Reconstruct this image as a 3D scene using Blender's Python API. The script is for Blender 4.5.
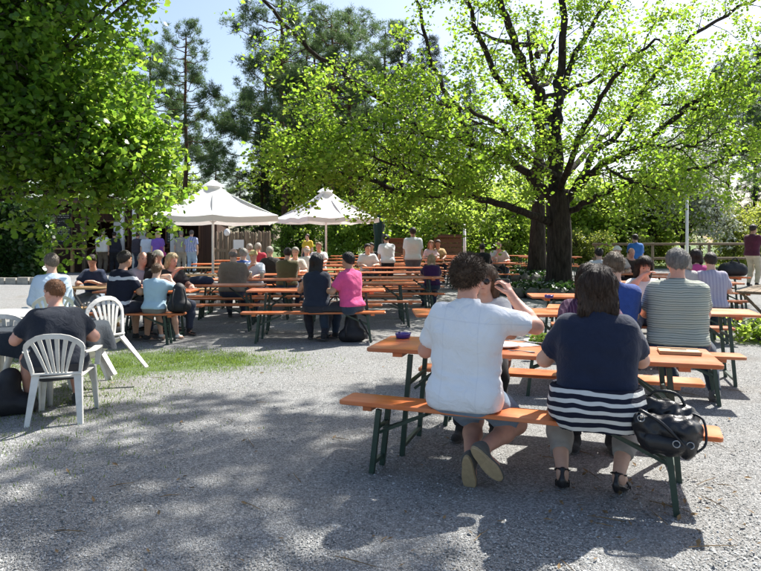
import bpy, bmesh, math, random
import numpy as np
from mathutils import Vector, Matrix, Euler

for o in list(bpy.data.objects): bpy.data.objects.remove(o)
scene = bpy.context.scene
COL = scene.collection
R = math.radians
PI = math.pi

# ------------------------------------------------------------------ camera, sky, sun
CAM_H, HORIZON, FPX, CX = 1.52, 243.0, 660.0, 380.5
cam_d = bpy.data.cameras.new('camera'); cam = bpy.data.objects.new('camera', cam_d); COL.objects.link(cam)
cam.location = (0, 0, CAM_H); cam.rotation_euler = (R(90), 0, 0)
cam_d.sensor_width = 36; cam_d.lens = 36*FPX/761.0
cam_d.shift_y = -(285.5-HORIZON)/761.0
cam_d.clip_start = .05; cam_d.clip_end = 2000
scene.camera = cam
SUN_AZ, SUN_EL = R(40), R(50)          # azimuth measured from +Y towards +X
world = bpy.data.worlds.new('World'); scene.world = world; world.use_nodes = True
wn = world.node_tree; bg = wn.nodes['Background']
sky = wn.nodes.new('ShaderNodeTexSky'); sky.sky_type = 'NISHITA'; sky.sun_disc = False
sky.sun_elevation = SUN_EL; sky.sun_rotation = SUN_AZ
sky.air_density = 1.0; sky.dust_density = 2.0; sky.ozone_density = 1.0
wn.links.new(sky.outputs[0], bg.inputs[0]); bg.inputs[1].default_value = .098
sd = bpy.data.lights.new('sun', 'SUN'); sun = bpy.data.objects.new('sun', sd); COL.objects.link(sun)
sd.energy = 5.0; sd.angle = R(.5); sd.color = (1.0, .965, .90)
S = Vector((math.sin(SUN_AZ)*math.cos(SUN_EL), math.cos(SUN_AZ)*math.cos(SUN_EL), math.sin(SUN_EL)))
sun.rotation_euler = S.to_track_quat('Z', 'Y').to_euler(); sun.location = (20, 20, 40)
vs = scene.view_settings
vs.view_transform = 'Standard'; vs.look = 'None'; vs.gamma = 1.0; vs.exposure = 1.1; vs.use_curve_mapping = False
scene.cycles.max_bounces = 6; scene.cycles.transparent_max_bounces = 6
scene.cycles.transmission_bounces = 4

# ------------------------------------------------------------------ terrain height and placing
def sm(a, b, x):
    t = min(1., max(0., (x-a)/(b-a))); return t*t*(3-2*t)
def gz(x, y):
    return .28*sm(13, 27, y) + .16*sm(6, 10, x)*sm(13, 18, y)
def X_at(px, y): return (px-CX)*y/FPX
def atz(px, py, y): return Vector(((px-CX)*y/FPX, y, CAM_H+(HORIZON-py)*y/FPX))

# ------------------------------------------------------------------ objects
def link(name, mesh, parent=None, loc=(0,0,0), rot=(0,0,0)):
    o = bpy.data.objects.new(name, mesh); COL.objects.link(o)
    o.location = loc; o.rotation_euler = rot
    if parent is not None: o.parent = parent
    return o
def tag(o, label=None, cat=None, group=None, kind=None):
    if label: o['label'] = label
    if cat: o['category'] = cat
    if group: o['group'] = group
    if kind: o['kind'] = kind
    return o
def thing(name, label, cat, loc=(0,0,0), rz=0, group=None):
    o = link(name, None, None, loc, (0,0,rz)); o.empty_display_size = .2
    return tag(o, label, cat, group)
def copy_tree(o, parent=None):
    c = o.copy(); COL.objects.link(c); c.parent = parent
    for ch in list(o.children): copy_tree(ch, c)
    return c

class MB:
    """collects verts and faces and links them as one mesh object"""
    def __init__(s): s.v = []; s.f = []
    def add(s, vs_, fs_):
        n = len(s.v); s.v += [tuple(v) for v in vs_]; s.f += [tuple(i+n for i in f) for f in fs_]
        return s
    def box(s, c, size, rot=None, taper=1.0):
        x, y, z = size[0]/2, size[1]/2, size[2]/2
        vs_ = [Vector((sx*x*(taper if sz > 0 else 1), sy*y*(taper if sz > 0 else 1), sz*z)) for sz in (-1,1) for sx, sy in ((-1,-1),(1,-1),(1,1),(-1,1))]
        if rot is not None: vs_ = [rot @ v for v in vs_]
        c = Vector(c)
        return s.add([v+c for v in vs_], [(3,2,1,0),(4,5,6,7),(0,1,5,4),(1,2,6,5),(2,3,7,6),(3,0,4,7)])
    def bar(s, a, b, w, d=None, up=(0,0,1)):
        """rectangular bar from a to b"""
        a, b = Vector(a), Vector(b); d = d or w
        z = (b-a); L = z.length; z.normalize()
        x = Vector(up).cross(z)
        if x.length < 1e-3: x = Vector((1,0,0))
        x.normalize(); y = z.cross(x)
        m = Matrix((x, y, z)).transposed()
        return s.box((a+b)/2, (w, d, L), m)
    def tube(s, pts, rad, n=8, cap=True, flat=None):
        pts = [Vector(p) for p in pts]
        if not hasattr(rad, '__len__'): rad = [rad]*len(pts)
        t0 = (pts[1]-pts[0]).normalized()
        ref = Vector((0,0,1)) if abs(t0.z) < .9 else Vector((1,0,0))
        x = ref.cross(t0).normalized(); n0 = len(s.v)
        for i, p in enumerate(pts):
            t = (pts[min(i+1, len(pts)-1)]-pts[max(i-1, 0)])
            t = t.normalized() if t.length > 1e-9 else t0
            x = (x - t*x.dot(t)).normalized(); y = t.cross(x)
            for k in range(n):
                a = 2*PI*k/n
                q = p + (x*math.cos(a) + y*math.sin(a)*(flat or 1))*rad[i]
                s.v.append(tuple(q))
        for i in range(len(pts)-1):
            for k in range(n):
                k2 = (k+1) % n
                s.f.append((n0+i*n+k, n0+i*n+k2, n0+(i+1)*n+k2, n0+(i+1)*n+k))
        if cap:
            s.f.append(tuple(n0+k for k in reversed(range(n))))
            s.f.append(tuple(n0+(len(pts)-1)*n+k for k in range(n)))
        return s
    def lathe(s, prof, n=16, c=(0,0,0)):
        n0 = len(s.v)
        for r, z in prof:
            for k in range(n):
                a = 2*PI*k/n; s.v.append((c[0]+r*math.cos(a), c[1]+r*math.sin(a), c[2]+z))
        for i in range(len(prof)-1):
            for k in range(n):
                k2 = (k+1) % n
                s.f.append((n0+i*n+k, n0+i*n+k2, n0+(i+1)*n+k2, n0+(i+1)*n+k))
        return s
    def slab(s, outline, z0, z1, bev=.004):
        """flat plate from a 2-D outline with a small chamfer on both rims"""
        n = len(outline); c = Vector((sum(p[0] for p in outline)/n, sum(p[1] for p in outline)/n))
        def ring(k, z): return [(c.x+(p[0]-c.x)*kx(p, k)[0], c.y+(p[1]-c.y)*kx(p, k)[1], z) for p in outline]
        def kx(p, k):
            dx, dy = abs(p[0]-c.x), abs(p[1]-c.y)
            return (1-k/dx if dx > k else 1, 1-k/dy if dy > k else 1)
        vs_ = ring(bev, z0)+ring(0, z0+bev)+ring(0, z1-bev)+ring(bev, z1)
        fs_ = [tuple(reversed(range(n))), tuple(range(3*n, 4*n))]
        for i in range(3):
            for k in range(n):
                k2 = (k+1) % n; fs_.append((i*n+k, i*n+k2, (i+1)*n+k2, (i+1)*n+k))
        return s.add(vs_, fs_)
    def mesh(s, name, mat=None, smooth=False):
        me = bpy.data.meshes.new(name); me.from_pydata(s.v, [], s.f); me.update()
        if mat: me.materials.append(mat)
        if smooth: me.polygons.foreach_set('use_smooth', [True]*len(me.polygons))
        return me
    def build(s, name, mat, parent=None, smooth=False, loc=(0,0,0), rot=(0,0,0)):
        return link(name, s.mesh(name, mat, smooth), parent, loc, rot)

def np_mesh(name, V, F, mat=None, smooth=False):
    """V (n,3), F (m,k) all faces with k corners"""
    me = bpy.data.meshes.new(name)
    V = np.ascontiguousarray(V, dtype=np.float32); F = np.ascontiguousarray(F, dtype=np.int32)
    m, k = F.shape
    me.vertices.add(len(V)); me.vertices.foreach_set('co', V.ravel())
    me.loops.add(m*k); me.loops.foreach_set('vertex_index', F.ravel())
    me.polygons.add(m); me.polygons.foreach_set('loop_start', np.arange(0, m*k, k, dtype=np.int32))
    me.polygons.foreach_set('loop_total', np.full(m, k, dtype=np.int32))
    me.update(calc_edges=True)
    if smooth: me.polygons.foreach_set('use_smooth', np.ones(m, dtype=bool))
    if mat: me.materials.append(mat)
    return me
def rrect(w, d, r, n=4):
    out = []
    for cx_, cy_, a0 in ((w/2-r, d/2-r, 0), (-w/2+r, d/2-r, 90), (-w/2+r, -d/2+r, 180), (w/2-r, -d/2+r, 270)):
        for i in range(n+1):
            a = R(a0+90*i/n); out.append((cx_+r*math.cos(a), cy_+r*math.sin(a)))
    return out

# ------------------------------------------------------------------ materials
MATS = {}
def new_mat(name):
    m = bpy.data.materials.new(name); m.use_nodes = True
    nt = m.node_tree; b = nt.nodes['Principled BSDF']
    return m, nt, b
def N(nt, t, **kw):
    n = nt.nodes.new(t)
    for k, v in kw.items(): setattr(n, k, v)
    return n
def ramp(nt, fac, stops):
    r = N(nt, 'ShaderNodeValToRGB'); e = r.color_ramp.elements
    while len(e) < len(stops): e.new(.5)
    for i, (p, c) in enumerate(stops):
        e[i].position = p; e[i].color = tuple(c)+(1,) if len(c) == 3 else c
    nt.links.new(fac, r.inputs[0]); return r.outputs[0]
def mixc(nt, fac, a, b, mode='MIX'):
    m = N(nt, 'ShaderNodeMix', data_type='RGBA', blend_type=mode)
    for s_, v in ((m.inputs[0], fac), (m.inputs[6], a), (m.inputs[7], b)):
        if hasattr(v, 'is_linked') or hasattr(v, 'links'): nt.links.new(v, s_)
        else: s_.default_value = v if not hasattr(v, '__len__') else tuple(v)+(1,)*(4-len(v))
    return m.outputs[2]
def noise(nt, scale, detail=3, rough=.55, vec=None, dist=0):
    n = N(nt, 'ShaderNodeTexNoise'); n.inputs['Scale'].default_value = scale
    n.inputs['Detail'].default_value = detail; n.inputs['Roughness'].default_value = rough
    n.inputs['Distortion'].default_value = dist
    if vec is not None: nt.links.new(vec, n.inputs['Vector'])
    return n.outputs['Fac']
def objco(nt, scale=(1,1,1)):
    t = N(nt, 'ShaderNodeTexCoord'); m = N(nt, 'ShaderNodeMapping'); m.inputs['Scale'].default_value = scale
    nt.links.new(t.outputs['Object'], m.inputs[0]); return m.outputs[0]
def bump(nt, b, h, strength=.3, dist=.01):
    n = N(nt, 'ShaderNodeBump'); n.inputs['Strength'].default_value = strength; n.inputs['Distance'].default_value = dist
    nt.links.new(h, n.inputs['Height']); nt.links.new(n.outputs[0], b.inputs['Normal']); return n
def simple(name, col, rough=.6, var=.15, nscale=8, metal=0, bmp=.0, spec=.5, coat=0):
    if name in MATS: return MATS[name]
    m, nt, b = new_mat(name); v = objco(nt)
    f = noise(nt, nscale, 4, .6, v)
    lo = [max(0, c*(1-var)) for c in col]; hi = [min(1, c*(1+var)) for c in col]
    nt.links.new(ramp(nt, f, [(.3, lo), (.7, hi)]), b.inputs['Base Color'])
    b.inputs['Roughness'].default_value = rough; b.inputs['Metallic'].default_value = metal
    b.inputs['Specular IOR Level'].default_value = spec; b.inputs['Coat Weight'].default_value = coat
    if bmp: bump(nt, b, noise(nt, nscale*6, 4, .6, v), bmp, .01)
    MATS[name] = m; return m
def cloth(col, var=.12):
    if min(col) > .4: var = .03
    key = 'cloth_%d_%d_%d' % tuple(int(c*255) for c in col)
    if key in MATS: return MATS[key]
    m, nt, b = new_mat(key); v = objco(nt)
    f = noise(nt, 9, 3, .6, v)
    nt.links.new(ramp(nt, f, [(.3, [c*(1-var) for c in col]), (.7, [min(1, c*(1+var)) for c in col])]), b.inputs['Base Color'])
    b.inputs['Roughness'].default_value = .85; b.inputs['Specular IOR Level'].default_value = .25
    b.inputs['Sheen Weight'].default_value = .15
    hgt = N(nt, 'ShaderNodeMath', operation='MULTIPLY_ADD')
    nt.links.new(noise(nt, 11, 4, .5, v, 1.3), hgt.inputs[0]); hgt.inputs[1].default_value = 1.0
    hg2 = N(nt, 'ShaderNodeMath', operation='MULTIPLY'); hg2.inputs[1].default_value = .12
    nt.links.new(noise(nt, 400, 1, .5, v), hg2.inputs[0]); nt.links.new(hg2.outputs[0], hgt.inputs[2])
    bump(nt, b, hgt.outputs[0], .6, .02)
    MATS[key] = m; return m
def striped(name, stops, freq, axis='Z', warp=.02, rough=.85):
    """horizontal knitted stripes that follow the garment's own height"""
    if name in MATS: return MATS[name]
    m, nt, b = new_mat(name); t = N(nt, 'ShaderNodeTexCoord')
    sp = N(nt, 'ShaderNodeSeparateXYZ'); nt.links.new(t.outputs['Object'], sp.inputs[0])
    a = N(nt, 'ShaderNodeMath', operation='MULTIPLY_ADD'); a.inputs[1].default_value = warp
    nt.links.new(noise(nt, 5, 2, .5, t.outputs['Object']), a.inputs[0]); nt.links.new(sp.outputs[axis], a.inputs[2])
    s = N(nt, 'ShaderNodeMath', operation='MULTIPLY'); s.inputs[1].default_value = freq; nt.links.new(a.outputs[0], s.inputs[0])
    fr = N(nt, 'ShaderNodeMath', operation='FRACT'); nt.links.new(s.outputs[0], fr.inputs[0])
    r = N(nt, 'ShaderNodeValToRGB'); r.color_ramp.interpolation = 'CONSTANT'; e = r.color_ramp.elements
    while len(e) < len(stops): e.new(.5)
    for i, (p, c) in enumerate(stops): e[i].position = p; e[i].color = tuple(c)+(1,)
    nt.links.new(fr.outputs[0], r.inputs[0]); nt.links.new(r.outputs[0], b.inputs['Base Color'])
    b.inputs['Roughness'].default_value = rough; b.inputs['Specular IOR Level'].default_value = .2
    bump(nt, b, noise(nt, 24, 3, .5, t.outputs['Object'], .5), .4, .012)
    MATS[name] = m; return m
def leaf_mat(name, cols, trans, tw=.45, rough=.45):
    """leaf blade: reflecting and translucent, hue varies from leaf to leaf"""
    m, nt, b = new_mat(name)
    g = N(nt, 'ShaderNodeNewGeometry')
    c = ramp(nt, g.outputs['Random Per Island'], [(i/(len(cols)-1), k) for i, k in enumerate(cols)])
    nt.links.new(c, b.inputs['Base Color']); b.inputs['Roughness'].default_value = rough
    b.inputs['Specular IOR Level'].default_value = .4
    tr = N(nt, 'ShaderNodeBsdfTranslucent')
    ct = ramp(nt, g.outputs['Random Per Island'], [(i/(len(trans)-1), k) for i, k in enumerate(trans)])
    nt.links.new(ct, tr.inputs[0])
    mx = N(nt, 'ShaderNodeMixShader'); mx.inputs[0].default_value = tw
    nt.links.new(b.outputs[0], mx.inputs[1]); nt.links.new(tr.outputs[0], mx.inputs[2])
    nt.links.new(mx.outputs[0], nt.nodes['Material Output'].inputs[0])
    MATS[name] = m; return m
def bark_mat(name, c0, c1, sc=(14,14,3), strength=.9):
    m, nt, b = new_mat(name); v = objco(nt, sc)
    f = noise(nt, 1.0, 5, .65, v, .4)
    nt.links.new(ramp(nt, f, [(.35, c0), (.65, c1)]), b.inputs['Base Color']); b.inputs['Roughness'].default_value = .95
    b.inputs['Specular IOR Level'].default_value = .15
    bump(nt, b, f, strength, .05); MATS[name] = m; return m
def wood_mat(name, dark, light, rough=.35, coat=.0, grain=(2, 26, 26), wear=.0, wearc=(.5,.4,.3)):
    m, nt, b = new_mat(name)
    oi = N(nt, 'ShaderNodeObjectInfo'); t = N(nt, 'ShaderNodeTexCoord')
    mp = N(nt, 'ShaderNodeMapping'); mp.inputs['Scale'].default_value = grain
    ad = N(nt, 'ShaderNodeVectorMath', operation='ADD'); nt.links.new(t.outputs['Object'], ad.inputs[0])
    sc = N(nt, 'ShaderNodeVectorMath', operation='SCALE'); nt.links.new(oi.outputs['Location'], sc.inputs[0]); sc.inputs['Scale'].default_value = 3.7
    nt.links.new(sc.outputs[0], ad.inputs[1]); nt.links.new(ad.outputs[0], mp.inputs[0])
    f = noise(nt, 1, 5, .6, mp.outputs[0], .8)
    c = ramp(nt, f, [(.28, dark), (.72, light)])
    big = noise(nt, 3.0, 3, .6, ad.outputs[0])
    c = mixc(nt, ramp(nt, big, [(.35, (0,0,0)), (.8, (wear+.12,)*3)]), c, wearc)
    hs = N(nt, 'ShaderNodeHueSaturation'); nt.links.new(c, hs.inputs['Color'])
    mr = N(nt, 'ShaderNodeMapRange'); mr.inputs[3].default_value = .74; mr.inputs[4].default_value = 1.2
    nt.links.new(oi.outputs['Random'], mr.inputs[0]); nt.links.new(mr.outputs[0], hs.inputs['Value'])
    nt.links.new(hs.outputs[0], b.inputs['Base Color'])
    nt.links.new(ramp(nt, big, [(.3, (rough,)*3), (.8, (min(1, rough+.2),)*3)]), b.inputs['Roughness'])
    b.inputs['Coat Weight'].default_value = coat
    bump(nt, b, f, .12, .004); MATS[name] = m; return m

ORANGE = wood_mat('orange_lacquered_wood', (.47,.092,.016), (.64,.165,.035), .28, 0, (1.6,24,24), .55, (.52,.27,.15))
PALEWOOD = wood_mat('pale_wood', (.42,.24,.10), (.58,.37,.18), .5, 0, (1.6,22,22), .1, (.6,.45,.28))
BROWNWOOD = wood_mat('brown_wood', (.10,.045,.022), (.19,.09,.045), .7, 0, (1.5,20,20), .1, (.25,.16,.1))
DARKWOOD = wood_mat('dark_stained_boards', (.035,.016,.011), (.075,.032,.02), .75, 0, (9,9,1.2), .05, (.12,.07,.05))
GREYWOOD = wood_mat('weathered_wood', (.13,.09,.055), (.27,.20,.13), .85, 0, (16,16,1.5), .2, (.3,.26,.2))
GREENSTEEL = simple('dark_green_steel', (.022,.05,.036), .42, .2, 20, .0, .05)
WHITEPL = simple('white_plastic', (.68,.665,.61), .4, .14, 9, 0, .05)
METAL = simple('grey_metal', (.35,.36,.37), .35, .1, 20, .8)
WHITEPAINT = simple('white_paint', (.75,.75,.73), .5, .06, 5, 0, .03)
BLACKLEA = simple('black_leather', (.012,.012,.014), .38, .3, 12, 0, .25)
BLACKCLOTH = simple('black_nylon', (.013,.013,.016), .65, .3, 14, 0, .25)
GLASSY = None
# ------------------------------------------------------------------ ground
def grass_amt(x, y):
    """how much turf grows through the gravel (0..1): the strip by the plastic chairs and the lawn behind"""
    a = np.exp(-(((x+2.9)/1.7)**2 + ((y-8.5)/.85)**2)**1.3)
    b = .42*np.exp(-(((x+3.6)/1.3)**2 + ((y-6.8)/1.6)**2))
    c = .24*np.exp(-(((x+2.7)/.9)**2 + ((y-5.2)/1.2)**2))
    d = 1/(1+np.exp(-(y-27.5)*2.0))
    return np.clip(a+b+c+d, 0, 1)
def objco_world(nt, P, sc):
    m = N(nt, 'ShaderNodeMapping'); m.inputs['Scale'].default_value = sc; m.inputs['Rotation'].default_value = (0,0,.5); nt.links.new(P, m.inputs[0]); return m.outputs[0]
def ground_material():
    m, nt, b = new_mat('gravel')
    g = N(nt, 'ShaderNodeNewGeometry'); P = g.outputs['Position']
    v1 = N(nt, 'ShaderNodeTexVoronoi'); v1.inputs['Scale'].default_value = 82; nt.links.new(P, v1.inputs['Vector'])
    v2 = N(nt, 'ShaderNodeTexVoronoi'); v2.inputs['Scale'].default_value = 130; nt.links.new(P, v2.inputs['Vector'])
    sep = N(nt, 'ShaderNodeSeparateColor'); nt.links.new(v1.outputs['Color'], sep.inputs[0])
    stone = ramp(nt, sep.outputs[0], [(0, (.11,.113,.11)), (.35, (.255,.26,.253)), (.7, (.38,.386,.375)), (1, (.53,.535,.52))])
    sep2 = N(nt, 'ShaderNodeSeparateColor'); nt.links.new(v2.outputs['Color'], sep2.inputs[0])
    fine = ramp(nt, sep2.outputs[1], [(0, (.15,.15,.15)), (1, (.52,.51,.50))])
    c = mixc(nt, .4, stone, fine)
    # joints between the stones hold dark fines
    c = mixc(nt, ramp(nt, v1.outputs['Distance'], [(.45, (0,0,0)), (.8, (.55,.55,.55))]), c, (.12,.115,.11))
    big = noise(nt, .9, 5, .6, P)
    c = mixc(nt, ramp(nt, big, [(.45, (0,0,0)), (.75, (.42,.42,.42))]), c, (.30,.28,.25))
    dirt = noise(nt, .35, 4, .65, P)
    c = mixc(nt, ramp(nt, dirt, [(.56, (0,0,0)), (.70, (.6,.6,.6))]), c, (.17,.135,.10))
    trk = noise(nt, 1.0, 4, .6, objco_world(nt, P, (.25,1.6,1)))
    c = mixc(nt, ramp(nt, trk, [(.5, (0,0,0)), (.72, (.4,.4,.4))]), c, (.20,.195,.185))
    at = N(nt, 'ShaderNodeAttribute'); at.attribute_name = 'turf'
    gn = noise(nt, 7, 5, .7, P)
    ma = N(nt, 'ShaderNodeMath', operation='MULTIPLY_ADD'); ma.inputs[1].default_value = 1.1
    nt.links.new(gn, ma.inputs[0])
    sb = N(nt, 'ShaderNodeMath', operation='ADD'); sb.inputs[1].default_value = -1.0
    nt.links.new(at.outputs['Fac'], sb.inputs[0]); nt.links.new(sb.outputs[0], ma.inputs[2])
    gc = ramp(nt, noise(nt, 40, 3, .7, P), [(.3, (.06,.11,.018)), (.7, (.13,.20,.04))])
    c = mixc(nt, ramp(nt, ma.outputs[0], [(.0, (0,0,0)), (.28, (.85,.85,.85))]), c, gc)
    nt.links.new(c, b.inputs['Base Color']); b.inputs['Roughness'].default_value = .95
    b.inputs['Specular IOR Level'].default_value = .15
    hm = N(nt, 'ShaderNodeMath', operation='ADD'); nt.links.new(v1.outputs['Distance'], hm.inputs[0]); nt.links.new(v2.outputs['Distance'], hm.inputs[1])
    bp = bump(nt, b, hm.outputs[0], .9, .010); bp.invert = True
    return m
GRAVEL = ground_material()
xs = np.concatenate([[-400,-200,-100,-60,-40,-28], np.arange(-20,20.01,.4), [28,40,60,100,200,400]])
ys = np.concatenate([[-200,-60,-20,-6], np.arange(0,32.01,.4), [36,44,60,90,150,300,700]])
Xg, Yg = np.meshgrid(xs, ys); nx, ny = len(xs), len(ys)
Zg = np.array([[gz(x, y) for x in xs] for y in ys])
rs = np.random.RandomState(3)
Zg = Zg + np.where((np.abs(Xg) < 19) & (Yg > 1) & (Yg < 30), rs.uniform(-.006, .006, Xg.shape), 0)
I = np.arange(nx*ny).reshape(ny, nx)
F = np.stack([I[:-1,:-1].ravel(), I[:-1,1:].ravel(), I[1:,1:].ravel(), I[1:,:-1].ravel()], 1)
gm = np_mesh('ground', np.stack([Xg.ravel(), Yg.ravel(), Zg.ravel()], 1), F, GRAVEL, True)
at_ = gm.attributes.new('turf', 'FLOAT', 'POINT'); at_.data.foreach_set('value', grass_amt(Xg.ravel(), Yg.ravel()).astype(np.float32))
ground = tag(link('ground', gm), kind='structure')

def scatter_pebbles(n, seed):
    r = np.random.RandomState(seed)
    y = 2.75 + (r.rand(n)**1.7)*7.0
    x = (r.rand(n)*2-1)*(y*.60+.3)
    sz = r.uniform(.0032, .0075, n)*(1+.6*(r.rand(n) > .93))
    base = np.array([[1,0,-.25],[0,1,-.25],[-1,0,-.25],[0,-1,-.25],[0,0,1.]])
    V = base[None]*(1+r.uniform(-.35,.35,(n,5,1)))*sz[:,None,None]*np.stack([np.ones(n), r.uniform(.65,1,n), r.uniform(.45,.8,n)],1)[:,None,:]
    a = r.rand(n)*2*PI; ca, sa = np.cos(a), np.sin(a); t = r.uniform(-.5,.5,n); ct, st = np.cos(t), np.sin(t)
    X0, Y0, Z0 = V[...,0], V[...,1], V[...,2]
    X1 = X0*ct[:,None]+Z0*st[:,None]; Z1 = -X0*st[:,None]+Z0*ct[:,None]
    X2 = X1*ca[:,None]-Y0*sa[:,None]; Y2 = X1*sa[:,None]+Y0*ca[:,None]
    P = np.stack([X2+x[:,None], Y2+y[:,None], Z1+(sz*.25)[:,None]], 2).reshape(-1,3)
    tri = np.array([[0,1,4],[1,2,4],[2,3,4],[3,0,4]])
    F = (tri[None]+(np.arange(n)*5)[:,None,None]).reshape(-1,3)
    m, nt, b = new_mat('loose_pebbles'); g = N(nt, 'ShaderNodeNewGeometry')
    nt.links.new(ramp(nt, g.outputs['Random Per Island'], [(0,(.10,.104,.10)), (.3,(.23,.235,.228)), (.7,(.36,.366,.355)), (1,(.53,.535,.52))]), b.inputs['Base Color'])
    b.inputs['Roughness'].default_value = .9; b.inputs['Specular IOR Level'].default_value = .2
    return tag(link('gravel_stones', np_mesh('gravel_stones', P, F, m)), 'loose grey crushed stones lying over the gravel yard', 'gravel', kind='stuff')
scatter_pebbles(66000, 5)

def grass_blades(n, seed):
    r = np.random.RandomState(seed)
    x = r.uniform(-7, .8, n*7); y = r.uniform(3.5, 10.5, n*7)
    clump = .5+.5*np.sin(x*5.1+np.sin(y*4.3)*2)*np.sin(y*6.3+np.sin(x*3.7)*2)
    p = grass_amt(x, y)*(.25+.75*clump)
    k = r.rand(len(x)) < np.clip(p, 0, 1)**1.6
    x, y = x[k][:n], y[k][:n]; n = len(x)
    h = r.uniform(.012, .036, n); w = r.uniform(.002, .004, n); a = r.rand(n)*2*PI
    dx, dy = np.cos(a), np.sin(a); lean = r.uniform(.2, .9, n)*h; b2 = r.rand(n)*2*PI
    lx, ly = np.cos(b2)*lean, np.sin(b2)*lean
    z = np.zeros(n)
    V = np.stack([np.stack([x-dx*w, y-dy*w, z], 1), np.stack([x+dx*w, y+dy*w, z], 1),
                  np.stack([x+lx*.4+dx*w*.7, y+ly*.4+dy*w*.7, h*.62], 1), np.stack([x+lx*.4-dx*w*.7, y+ly*.4-dy*w*.7, h*.62], 1),
                  np.stack([x+lx, y+ly, h], 1), np.stack([x+lx, y+ly, h+.0005], 1)], 1).reshape(-1,3)
    o = (np.arange(n)*6)[:,None]
    F = np.concatenate([np.array([[0,1,2,3]])+o, np.array([[3,2,4,5]])+o])
    gmt = leaf_mat('grass_blade', [(.07,.13,.02),(.105,.17,.03),(.16,.21,.05)], [(.22,.36,.05),(.32,.42,.08)], .42)
    return tag(link('grass', np_mesh('grass', V, F, gmt)), 'short green turf growing through the gravel by the plastic chairs', 'grass', kind='stuff')
grass_blades(70000, 8)

def litter(n, seed):
    r = random.Random(seed); mb = MB()
    for i in range(n):
        y = 2.9+r.random()**1.4*6; x = r.uniform(-.55, .6)*y
        if r.random() < .3: y = r.gauss(3.9, .35); x = r.gauss(1.6, .4)
        s = r.uniform(.012, .03); e = Euler((r.uniform(-.5,.5), r.uniform(-.5,.5), r.uniform(0,6.3))).to_matrix()
        pts = [(-1,0,0), (-.2,.45,.12), (1,0,.05), (-.2,-.45,.12), (0,0,-.02)]
        mb.add([e @ Vector(p)*s + Vector((x, y, .014)) for p in pts], [(0,4,1), (1,4,2), (2,4,3), (3,4,0)])
        if r.random() < .25:
            q = Vector((x+.05, y-.04, .012)); d = Euler((0,0,r.uniform(0,6.3))).to_matrix() @ Vector((r.uniform(.04,.12),0,0))
            mb.tube([q-d, q+Vector((0,0,.006)), q+d+Vector((.01,.01,0))], [.0025,.003,.0015], 4)
    m = simple('dry_leaf_litter', (.20,.13,.06), .9, .5, 30)
    return tag(mb.build('leaf_litter', m), 'dry brown leaves and twigs scattered on the gravel', 'leaf litter', kind='stuff')
litter(230, 4)
# ------------------------------------------------------------------ trees
OAKBARK = bark_mat('oak_bark', (.018,.014,.011), (.062,.050,.040))
PINEBARK = bark_mat('pine_bark', (.05,.03,.02), (.16,.09,.055))
GREYBARK = bark_mat('grey_bark', (.03,.026,.022), (.10,.085,.07))
OAKLEAF = leaf_mat('young_oak_leaf', [(.075,.14,.016),(.11,.185,.022),(.17,.24,.032)], [(.24,.43,.03),(.35,.55,.045),(.48,.64,.07)], .54)
MAPLELEAF = leaf_mat('maple_leaf', [(.035,.10,.014),(.06,.14,.018),(.10,.18,.025)], [(.22,.42,.035),(.32,.54,.05),(.45,.60,.08)], .52, .36)
BUSHLEAF = leaf_mat('shrub_leaf', [(.075,.13,.02),(.12,.19,.03),(.19,.26,.05)], [(.38,.56,.06),(.56,.70,.12)], .6)
YELLOWLEAF = leaf_mat('yellow_green_leaf', [(.14,.19,.03),(.20,.24,.045),(.28,.30,.07)], [(.40,.48,.06),(.52,.56,.1)], .45)
BLOSSOM = leaf_mat('white_blossom', [(.14,.20,.06),(.52,.55,.46),(.75,.75,.72)], [(.3,.4,.12),(.65,.66,.58)], .35)
NEEDLE = leaf_mat('pine_needle', [(.034,.068,.03),(.052,.092,.04),(.08,.125,.052)], [(.12,.21,.06),(.18,.28,.09)], .38, .5)
SPRUCE = leaf_mat('spruce_needle', [(.012,.028,.016),(.022,.042,.024),(.034,.055,.03)], [(.03,.06,.02),(.05,.09,.03)], .18, .5)
IVY = leaf_mat('ivy_leaf', [(.012,.035,.010),(.022,.055,.014),(.04,.08,.02)], [(.05,.12,.02),(.08,.18,.03)], .25, .35)

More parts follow.
